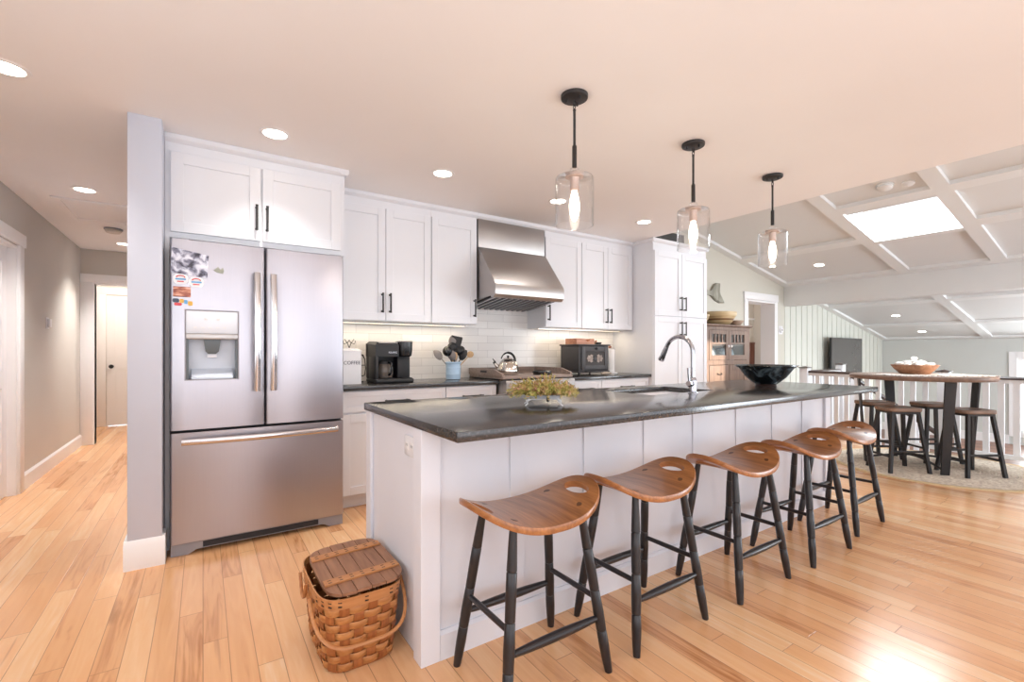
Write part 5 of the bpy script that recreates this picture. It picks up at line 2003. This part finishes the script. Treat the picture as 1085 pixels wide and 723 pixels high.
# ------------------------------------------------------------------ recessed lights
def make_downlight(label, group):
    t = thing('recessed_light', label, 'ceiling light', (0, 0, 0), group)
    part('trim_ring', MB().lathe([(0.062, -0.001), (0.064, -0.006), (0.080, -0.004), (0.083, -0.0004), (0.062, -0.0004)], (0, 0, 0), 40, cap=False), M['trim'], t)
    part('lens', MB().lathe([(0, -0.0025), (0.0635, -0.0025), (0.0635, -0.0006), (0, -0.0006)], (0, 0, 0), 36), M['lens'], t)
    l = light('lens_glow', 'SPOT', (0, 0, -0.012), (0, 0, 0), 44, (1.0, 0.95, 0.90), spot_size=math.radians(105), spot_blend=0.9, shadow_soft_size=0.05)
    l.parent = t
    return t


DL = [(-0.735, 2.985, H, 'recessed light cut by the left edge of the picture'),
      (0.350, 3.020, H, 'recessed light in front of the refrigerator cabinet'),
      (1.426, 3.025, H, 'recessed light in front of the cabinets above the coffee maker'),
      (2.500, 3.040, H, 'recessed light in front of the range hood, behind the first pendant'),
      (3.605, 3.060, H, 'recessed light in the corner by the tall pantry'),
      (-0.775, 4.900, H, 'nearer recessed light in the hallway ceiling'),
      (-0.780, 7.115, H, 'farther recessed light in the hallway ceiling, half behind the wall end')]
g1 = 'recessed lights in the flat ceiling'
dl0 = make_downlight(DL[0][3], g1)
for i, (x, y, z, lab) in enumerate(DL):
    o = dl0 if i == 0 else copy_tree(dl0)
    o.location = (x, y, z)
    o['label'] = lab
    if x < 0:
        for ch in o.children:
            if ch.type == 'LIGHT':
                ch.data = ch.data.copy()
                ch.data.energy = 118 if y > 4 else 36
ta = math.atan(KZ)
for x, y, lab in ((7.66, 3.20, 'recessed light in the slope between pendant and skylight'),
                  (10.83, 3.22, 'recessed light in the low slope nearer the beam'),
                  (12.20, 3.20, 'recessed light in the low slope next to the far wall')):
    o = copy_tree(dl0)
    o.location = (x, y, vz(x))
    o.rotation_euler = (0, ta, 0)
    o['label'] = lab
    o['group'] = 'recessed lights in the sloping ceiling'

# ------------------------------------------------------------------ hall fittings
mb = MB()
hx0, hx1, hy0, hy1 = -1.04, -0.38, 5.23, 6.0
for a in ((hx0, hx0 + 0.05, hy0, hy1), (hx1 - 0.05, hx1, hy0, hy1), (hx0 + 0.05, hx1 - 0.05, hy0, hy0 + 0.05), (hx0 + 0.05, hx1 - 0.05, hy1 - 0.05, hy1)):
    mb.box(*a, H - 0.016, H - 0.0005, 0.003)
t = thing('attic_hatch', 'framed attic hatch in the hallway ceiling', 'hatch', (-0.7, 5.6, H))
part('frame', mb, M['ceiling'], t)
part('panel', MB().box(hx0 + 0.05, hx1 - 0.05, hy0 + 0.05, hy1 - 0.05, H - 0.006, H - 0.0005), M['ceiling'], t)
t = thing('smoke_detector', 'round smoke detector on the hallway ceiling', 'smoke detector', (-0.775, 6.3, H))
part('base', MB().lathe([(0, -0.0005), (0.078, -0.0005), (0.078, -0.012), (0, -0.012)], (-0.775, 6.3, H), 32), M['fridge_side'], t)
part('cover', MB().lathe([(0.066, -0.0125), (0.070, -0.024), (0.058, -0.044), (0.03, -0.047), (0, -0.047)], (-0.775, 6.3, H), 32), M['wall'], t)
t = thing('thermostat', 'small white thermostat on the hallway wall', 'thermostat', (HX, 6.25, 1.44))
part('plate', MB().box(HX + 0.0005, HX + 0.006, 6.20, 6.30, 1.385, 1.495, 0.002), M['white_cer'], t)
part('cover', MB().box(HX + 0.0062, HX + 0.028, 6.212, 6.288, 1.40, 1.482, 0.006), M['white_cer'], t)
t = thing('thermostat', 'white thermostat on the wall right of the doorway', 'thermostat', (8.26, YW, 1.53))
part('plate', MB().box(8.195, 8.325, YW - 0.006, YW - 0.0005, 1.46, 1.60, 0.003), M['white_cer'], t)
part('dial', MB().lathe([(0.048, 0), (0.048, 0.018), (0.042, 0.024), (0, 0.024)], (8.26, YW - 0.0062, 1.53), 28, Matrix.Rotation(PI / 2, 3, 'X')), M['white_cer'], t)
part('display', MB().lathe([(0.017, 0), (0.017, 0.002), (0, 0.002)], (8.26, YW - 0.0305, 1.53), 20, Matrix.Rotation(PI / 2, 3, 'X')), M['greyspoon'], t)
t = thing('smoke_detector', 'white smoke detector on the slope above the skylight', 'smoke detector', (5.75, 1.79, vz(5.75)))
Rs = Matrix.Rotation(ta, 3, 'Y')
part('base', MB().lathe([(0, -0.001), (0.075, -0.001), (0.075, -0.012), (0, -0.012)], (5.72, 1.79, vz(5.72)), 32, Rs), M['rib'], t)
part('cover', MB().lathe([(0.064, -0.0125), (0.066, -0.028), (0.05, -0.04), (0, -0.042)], (5.72, 1.79, vz(5.72)), 32, Rs), M['rib'], t)
solo('heat_detector', MB().lathe([(0, -0.001), (0.055, -0.001), (0.055, -0.010), (0.03, -0.028), (0, -0.03)], (5.78, 1.62, vz(5.78)), 28, Rs), M['rib'],
     'smaller white disc on the slope above the skylight', 'detector')

# ------------------------------------------------------------------ hutch, bowls, whale tail
hx0, hx1, hy0, hy1, hz = 5.46, 6.515, 3.62, 4.035, 1.50
t = thing('hutch', 'faded pine hutch with two glazed doors by the doorway', 'hutch', (5.99, 3.83, 0))
mb = MB()
mb.box(hx0, hx0 + 0.03, hy0 + 0.02, hy1, 0.05, hz)
mb.box(hx1 - 0.03, hx1, hy0 + 0.02, hy1, 0.05, hz)
mb.box(hx0 + 0.03, hx1 - 0.03, hy1 - 0.015, hy1, 0.05, hz)
mb.box(hx0 + 0.03, hx1 - 0.03, hy0 + 0.03, hy1 - 0.015, 0.98, 1.01)
mb.box(hx0 + 0.03, hx1 - 0.03, hy0 + 0.03, hy1 - 0.015, 0.05, 0.08)
mb.box(hx0 + 0.03, hx1 - 0.03, hy0 + 0.03, hy1 - 0.015, 1.24, 1.255)
mb.box(hx0, hx0 + 0.075, hy0, hy0 + 0.02, 0.0, hz)
mb.box(hx1 - 0.075, hx1, hy0, hy0 + 0.02, 0.0, hz)
mb.box(hx0 + 0.075, hx1 - 0.075, hy0, hy0 + 0.02, 1.455, hz)
mb.box(hx0 + 0.075, hx1 - 0.075, hy0, hy0 + 0.02, 0.985, 1.045)
mb.box(hx0 + 0.075, hx1 - 0.075, hy0, hy0 + 0.02, 0.0, 0.09)
mb.box(5.972, 6.003, hy0, hy0 + 0.02, 0.09, 0.985)
part('body', mb, M['hutch'], t)
mb = MB()
mb.prism_x([(hy0 - 0.03, hz + 0.028), (hy0 - 0.03, hz + 0.012), (hy0 - 0.012, hz + 0.0005), (hy1 + 0.005, hz + 0.0005), (hy1 + 0.005, hz + 0.028)], hx0 - 0.03, hx1 + 0.03)
part('top', mb, M['hutch'], t)
for a, b_, ks in ((hx0 + 0.079, 5.985, 1), (5.990, hx1 - 0.079, -1)):
    mb = MB()
    z0, z1 = 1.049, 1.452
    w_ = 0.062
    mb.box(a, a + w_, hy0 - 0.004, hy0 + 0.016, z0, z1, 0.002, 1)
    mb.box(b_ - w_, b_, hy0 - 0.004, hy0 + 0.016, z0, z1, 0.002, 1)
    mb.box(a + w_, b_ - w_, hy0 - 0.004, hy0 + 0.016, z1 - 0.055, z1)
    mb.box(a + w_, b_ - w_, hy0 - 0.004, hy0 + 0.016, z0, z0 + 0.065)
    mb.box(a + w_, b_ - w_, hy0 - 0.002, hy0 + 0.014, 1.262, 1.287)
    for k_ in range(1, 4):
        x = a + w_ + (b_ - a - 2 * w_) * k_ / 4
        mb.box(x - 0.014, x + 0.014, hy0 - 0.002, hy0 + 0.014, 1.287, z1 - 0.055)
    d = part('glazed_door', mb, M['hutch'], t)
    part('pane', MB().box(a + w_ - 0.004, b_ - w_ + 0.004, hy0 + 0.005, hy0 + 0.008, z0 + 0.06, z1 - 0.05), M['pane'], d)
    kx = b_ - 0.03 if ks == 1 else a + 0.03
    part('knob', MB().lathe([(0.007, 0), (0.007, 0.010), (0.017, 0.014), (0.018, 0.024), (0.012, 0.030), (0, 0.032)], (kx, hy0 - 0.004, 1.235), 18, Matrix.Rotation(PI / 2, 3, 'X')), M['white_cer'], d, 'white china knob')
for (a, b_, z0, z1) in ((hx0 + 0.079, 5.968, 0.74, 0.978), (hx0 + 0.079, 5.968, 0.42, 0.732), (hx0 + 0.079, 5.968, 0.095, 0.412)):
    d = part('drawer', MB().box(a, b_, hy0 - 0.006, hy0 + 0.016, z0, z1, 0.004), M['hutch'], t)
    mb = MB()
    xm = (a + b_) / 2
    mb.tube([(xm - 0.045, hy0 - 0.006, (z0 + z1) / 2 + 0.012), (xm - 0.04, hy0 - 0.026, (z0 + z1) / 2), (xm, hy0 - 0.030, (z0 + z1) / 2 - 0.008), (xm + 0.04, hy0 - 0.026, (z0 + z1) / 2), (xm + 0.045, hy0 - 0.006, (z0 + z1) / 2 + 0.012)], 0.005, 8)
    part('pull', mb, M['black'], d)
d = part('lower_door', shaker(6.007, hx1 - 0.079, 0.095, 0.978, hy0 - 0.006, rail=0.07), M['hutch'], t)
# crockery seen through the panes
for k_, (x, z) in enumerate(((5.66, 1.0105), (5.86, 1.0105), (6.10, 1.0105), (6.30, 1.0105))):
    labs = ('blue and white jar behind the left pane of the hutch', 'blue and white jar beside the knob in the left half of the hutch',
            'blue and white jar beside the knob in the right half of the hutch', 'blue and white jar behind the right pane of the hutch')
    solo('crockery_jar', MB().lathe([(0.05, 0), (0.078, 0.02), (0.084, 0.10), (0.070, 0.17), (0.05, 0.185), (0.052, 0.20), (0, 0.201)], (x, 3.82, z), 28), M['bluelin'],
         labs[k_], 'jar', 'crockery inside the hutch', loc=(x, 3.82, z))
zt = hz + 0.029
t = thing('mixing_bowl', 'large yellow banded stoneware bowl on top of the hutch', 'bowl', (6.02, 3.80, zt), 'bowls on top of the hutch')
mb = MB()
mb.lathe([(0.13, 0), (0.145, 0.004), (0.18, 0.04), (0.222, 0.11), (0.240, 0.135), (0.246, 0.178), (0.239, 0.184), (0.228, 0.178), (0.215, 0.14), (0.17, 0.06), (0, 0.02)], (6.02, 3.80, zt), 44)
part('body', mb, M['yellow'], t)
part('band', MB().lathe([(0.196, 0.064), (0.209, 0.086), (0.2105, 0.089), (0.19, 0.088)], (6.02, 3.80, zt), 44, cap=False), M['brownband'], t)
solo('mixing_bowl', MB().lathe([(0.10, 0), (0.12, 0.01), (0.16, 0.08), (0.172, 0.125), (0.167, 0.131), (0.155, 0.12), (0.10, 0.02), (0, 0.016)], (5.575, 3.84, zt), 36), M['yellow'],
     'yellow bowl half hidden by the pantry on top of the hutch', 'bowl', 'bowls on top of the hutch')
solo('small_bowl', MB().lathe([(0.05, 0), (0.06, 0.004), (0.095, 0.045), (0.112, 0.075), (0.108, 0.078), (0.09, 0.05), (0.04, 0.012), (0, 0.01)], (6.36, 3.74, zt), 32), M['tanbowl'],
     'small tan bowl at the right end on top of the hutch', 'bowl', 'bowls on top of the hutch')
poly = [(6.00, 2.075), (6.108, 2.056), (6.198, 2.045), (6.243, 2.097), (6.289, 2.159), (6.35, 2.180), (6.428, 2.184), (6.42, 2.111), (6.395, 2.05), (6.425, 2.01), (6.467, 1.967), (6.546, 1.895),
        (6.428, 1.888), (6.319, 1.918), (6.228, 1.975), (6.182, 1.996), (6.108, 1.985), (6.00, 1.98)]
mb = MB().prism_y(poly, YW - 0.042, YW - 0.0005)
bmesh.ops.bevel(mb.bm, geom=[e for e in mb.bm.edges if abs(e.verts[0].co.y - e.verts[1].co.y) < 1e-4 and e.verts[0].co.y < YW - 0.03], offset=0.012, segments=3, affect='EDGES')
solo('whale_tail', mb, M['tail'], 'grey driftwood whale tail hanging on the wall above the hutch', 'wall ornament')

# ------------------------------------------------------------------ television
t = thing('television', 'flat dark television on the cream board wall', 'television', (10.5, YW - 0.1, 0.96))
TX0, TX1, TZ0, TZ1 = 9.86, 11.27, 0.55, 1.425
part('case', MB().box(TX0, TX1, YW - 0.145, YW - 0.105, TZ0, TZ1, 0.006), M['black_matte'], t)
part('screen', MB().box(TX0 + 0.012, TX1 - 0.012, YW - 0.147, YW - 0.1455, TZ0 + 0.02, TZ1 - 0.012), M['tv'], t)
part('wall_bracket', MB().box(10.3, 10.8, YW - 0.1045, YW - 0.0005, 0.85, 1.15), M['black'], t)

# ------------------------------------------------------------------ railing and posts
xr = 6.91


def railing(label, ya, yb, ys):
    t = thing('railing', label, 'railing', (xr, (ya + yb) / 2, 0), 'white balustrade behind the dining table')
    part('handrail', MB().prism([(xr - 0.035, 0.872), (xr - 0.035, 0.888), (xr - 0.022, 0.902), (xr + 0.022, 0.902), (xr + 0.035, 0.888), (xr + 0.035, 0.872)],
                                lambda p: (p[0], ya, p[1]), lambda p: (p[0], yb, p[1])), M['rail'], t, 'dark handrail')
    part('top_rail', MB().box(xr - 0.022, xr + 0.022, ya, yb, 0.832, 0.8715), M['baluster'], t)
    part('bottom_rail', MB().box(xr - 0.025, xr + 0.025, ya, yb, 0.055, 0.098), M['baluster'], t)
    for y in ys:
        part('baluster', MB().box(xr - 0.015, xr + 0.015, y - 0.024, y + 0.024, 0.0982, 0.8318), M['baluster'], t)


railing('white balustrade run left of the bowl of shells, up to the dark glazed bowl', 1.674, 3.006, [2.90 - 0.112 * k_ for k_ in range(11)])
railing('white balustrade run from behind the bowl of shells to the right edge', -1.5, 1.566, [1.51 - 0.112 * k_ for k_ in range(27)])


def newel(label, x, y, z0=0.0, top=0.955):
    t = thing('newel_post', label, 'newel post', (x, y, z0), 'white newel posts of the stair rail')
    w_ = 0.05
    part('shaft', MB().box(x - w_, x + w_, y - w_, y + w_, z0, top - 0.02, 0.003), M['baluster'], t)
    mb = MB()
    mb.box(x - w_ - 0.012, x + w_ + 0.012, y - w_ - 0.012, y + w_ + 0.012, top - 0.0195, top - 0.008, 0.003)
    mb.lathe([(w_ * 1.3, top - 0.008), (0.01, top + 0.006), (0, top + 0.006)], (x, y, 0), 4, Matrix.Rotation(PI / 4, 3, 'Z'))
    part('cap', mb, M['rail'], t, 'dark cap')


newel('white newel post behind the dark bowl, where the railing turns', xr, 3.06)
newel('white newel post right of the television at the head of the stair', 8.03, 3.06, -0.6, 0.985)
newel('white newel post behind the bowl of shells', xr, 1.62)
t = thing('landing_rail', 'short balustrade between the two newel posts beside the television', 'railing', (7.48, 3.06, 0))
mb = MB()
mb.prism_x([(3.025, 0.872), (3.025, 0.888), (3.038, 0.902), (3.082, 0.902), (3.095, 0.888), (3.095, 0.872)], xr + 0.065, 7.965)
part('handrail', mb, M['rail'], t)
part('top_rail', MB().box(xr + 0.051, 7.979, 3.04, 3.08, 0.832, 0.8715), M['baluster'], t)
part('bottom_rail', MB().box(xr + 0.051, 7.979, 3.04, 3.08, 0.055, 0.098), M['baluster'], t)
x = 7.06
while x < 7.93:
    part('baluster', MB().box(x - 0.024, x + 0.024, 3.045, 3.075, 0.0982, 0.8318), M['baluster'], t)
    x += 0.112
t = thing('stair_rail', 'sloping black stair handrail with white balusters behind the table', 'railing', (8.03, 2.4, -0.5))
mb = MB()
mb.tube([(8.03, 2.985, 0.85), (8.03, 2.72, 0.655), (8.03, 2.02, 0.135), (8.03, 1.955, 0.087)], 0.03, 10)
part('handrail', mb, M['rail'], t)
y = 2.90
while y > 1.99:
    zt_ = 0.86 - (3.0 - y) * 0.742
    part('baluster', MB().box(8.01, 8.05, y - 0.026, y + 0.026, -0.599, zt_ - 0.03), M['baluster'], t)
    y -= 0.105
newel('lower white newel post at the foot of the sloping stair rail', 8.03, 1.88, -0.6, 0.20)

# ------------------------------------------------------------------ rug, table, bar stools
t = thing('round_rug', 'round braided jute rug under the dining table', 'rug', (6.13, 1.52, 0))
mb = MB()
prof = []
for k_ in range(38):
    r = 0.8 * (k_ + 1) / 38
    prof += [(r - 0.012, 0.006), (r - 0.005, 0.011)]
mb.lathe([(0.84, 0.0005)] + [(0.842, 0.008)] + [(r, z) for r, z in reversed(prof)] + [(0, 0.008)], (6.13, 1.52, 0), 72)
part('braid', mb, M['jute'], t)
part('binding', MB().lathe([(0.822, 0.0092), (0.838, 0.013), (0.858, 0.010), (0.862, 0.0005), (0.843, 0.0005), (0.843, 0.0085)], (6.13, 1.52, 0), 72, cap=False), M['jute_edge'], t, 'pale bound edge')

ZR = 0.012
tc_ = Vector((6.00, 1.60, ZR))
t = thing('dining_table', 'round wooden pub table with dark flat metal legs on the rug', 'table', tc_)
ang = math.radians(-10)
mb = MB()
mb.lathe([(0.0, 0.887), (0.545, 0.887), (0.560, 0.891), (0.565, 0.899), (0.565, 0.922), (0.558, 0.930), (0, 0.930)], (tc_.x, tc_.y, 0), 80)
part('tabletop', mb, M['tablewood'], t)
LEGS = [((5.74, 1.34), (5.70, 1.29)), ((6.31, 1.29), (6.36, 1.25)), ((5.80, 1.98), (5.74, 2.02)), ((6.33, 1.90), (6.38, 1.96))]
for (fx_, fy_), (tx_, ty_) in LEGS:
    dr0 = Vector((fx_ - tc_.x, fy_ - tc_.y, 0)).normalized()
    sd = Vector((-dr0.y, dr0.x, 0))
    mb = MB()
    mb.rings([[Vector((x, y, z)) + sd * a + dr0 * b_ for a, b_ in ((-wd, -0.008), (wd, -0.008), (wd, 0.008), (-wd, 0.008))] for x, y, z, wd in ((fx_, fy_, ZR, 0.034), (tx_, ty_, 0.8865, 0.046))])
    part('leg', mb, M['black'], t)
mb = MB()
for i, j in ((0, 3), (1, 2)):
    a, b_ = LEGS[i][0], LEGS[j][0]
    pts = []
    for k_ in range(13):
        f = k_ / 12
        pts.append((a[0] + (b_[0] - a[0]) * f, a[1] + (b_[1] - a[1]) * f, ZR + 0.035 + 0.05 * math.sin(PI * f) + (0.014 if i else 0)))
    mb.tube(pts, 0.011, 8)
part('cross_brace', mb, M['black'], t)
# runner and bowl of shells
dv = Vector((0.83, -0.556, 0))
nv = Vector((0.556, 0.83, 0))
mb = MB()
cR = Vector((5.95, 1.50, 0.9305))
poly = []
for k_ in range(41):
    poly.append((-0.45 + 0.90 * k_ / 40, -0.24 + 0.006 * math.sin(k_ * 1.9)))
for k_ in range(40, -1, -1):
    poly.append((-0.45 + 0.90 * k_ / 40, 0.24 + 0.006 * math.sin(k_ * 1.3)))
mb.prism(poly, lambda p: cR + dv * p[0] + nv * p[1], lambda p: cR + dv * p[0] + nv * p[1] + Vector((0, 0, 0.0055)))
solo('table_runner', mb, M['runner'], 'white woven runner across the round table', 'table runner')
wb = Vector((6.015, 1.635, 0.9362))
t = thing('shell_bowl', 'shallow turned wooden bowl on the table runner', 'bowl', wb)
part('body', MB().lathe([(0.105, 0), (0.12, 0.004), (0.165, 0.052), (0.190, 0.088), (0.193, 0.094), (0.186, 0.094), (0.155, 0.062), (0.115, 0.018), (0, 0.014)], wb, 48), M['woodbowl'], t)
rnd = random.Random(11)
SH = []
for k_ in range(9):
    a = 2 * PI * k_ / 9 + 0.2
    SH.append((0.125 * math.cos(a), 0.125 * math.sin(a), 0.096, 0.040 + 0.004 * rnd.random()))
for k_ in range(5):
    a = 2 * PI * k_ / 5
    SH.append((0.062 * math.cos(a), 0.062 * math.sin(a), 0.116, 0.043))
SH.append((-0.02, 0.0, 0.156, 0.034))


def make_shell():
    mb = MB()
    rs = []
    n = 22
    for i in range(n):
        u = i / (n - 1)
        r = 0.62 * math.sin(PI * min(1, 0.03 + u * 0.97)) ** 0.75 * (1 + 0.05 * math.sin(u * 40)) + 0.02
        x = -1 + 2 * u
        rs.append([(x, r * math.cos(a) * 1.0, r * 0.85 * math.sin(a) + 0.15 * math.cos(2 * a) * r) for a in [2 * PI * k_ / 16 for k_ in range(16)]])
    mb.rings(rs)
    for v in mb.bm.verts:
        v.co *= 1.0
    return mb


sh_lab = 'white sea shell heaped in the wooden bowl'
sp0 = None
for k_, (x, y, z, r) in enumerate(SH):
    if sp0 is None:
        sp0 = solo('sea_shell', make_shell(), M['shell'], sh_lab, 'shell', 'shells in the wooden bowl')
        o = sp0
    else:
        o = sp0.copy()
        COL.objects.link(o)
    o.location = wb + Vector((x, y, z))
    o.scale = (r * 1.15, r * 1.15, r * 1.05)
    o.rotation_euler = (rnd.uniform(-.4, .4), rnd.uniform(-.3, .3), rnd.uniform(0, 6.28))


def make_bar_stool(label):
    t = thing('bar_stool', label, 'stool', (0, 0, 0), 'wood-topped metal stools around the pub table')
    mb = MB()
    poly = [(x, y) for x, y in rr_poly(-0.158, 0.158, -0.135, 0.135, 0.07, 8)]
    mb.rings([[(x * f, y * f, z) for x, y in poly] for f, z in ((0.965, 0.578), (1.0, 0.584), (1.0, 0.606), (0.98, 0.612), (0.6, 0.606), (0.1, 0.605))])
    part('seat', mb, M['barseat'], t)
    L = {}
    for sx in (-1, 1):
        for sy in (-1, 1):
            a, b_ = Vector((sx * 0.115, sy * 0.092, 0.577)), Vector((sx * 0.178, sy * 0.150, 0.0))
            L[sx, sy] = (a, b_)
            mb = MB()
            w_ = 0.0135
            mb.rings([[p + Vector((x, y, 0)) for x, y in ((-w_, -w_), (w_, -w_), (w_, w_), (-w_, w_))] for p in (b_, a)])
            part('leg', mb, M['black'], t)
    mb = MB()
    mb.box(-0.13, 0.13, -0.108, -0.086, 0.555, 0.5765)
    mb.box(-0.13, 0.13, 0.086, 0.108, 0.555, 0.5765)
    mb.box(-0.13, -0.108, -0.086, 0.086, 0.555, 0.5765)
    mb.box(0.108, 0.13, -0.086, 0.086, 0.555, 0.5765)
    part('seat_frame', mb, M['black'], t)

    def bar(a, b_, z):
        pa = L[a][1].lerp(L[a][0], z / 0.577)
        pb = L[b_][1].lerp(L[b_][0], z / 0.577)
        part('stretcher', MB().tube([pa, pb], 0.011, 8), M['black'], t)
    bar((-1, -1), (1, -1), 0.20)
    bar((-1, 1), (1, 1), 0.20)
    bar((-1, -1), (-1, 1), 0.15)
    bar((1, -1), (1, 1), 0.15)
    return t


BS = [(5.635, 1.66, math.radians(-37), 'wood-topped bar stool tucked under the table on the island side'),
      (6.000, 1.225, math.radians(-32), 'wood-topped bar stool at the right front of the table, nearest the camera'),
      (6.10, 2.00, math.radians(-30), 'wood-topped bar stool at the left back of the table, behind the island end'),
      (6.400, 1.600, math.radians(-37), 'wood-topped bar stool behind the table next to the railing')]
b0 = make_bar_stool(BS[0][3])
for i, (x, y, rz, lab) in enumerate(BS):
    o = b0 if i == 0 else copy_tree(b0)
    o.location = (x, y, ZR)
    o.rotation_euler = (0, 0, rz)
    o['label'] = lab
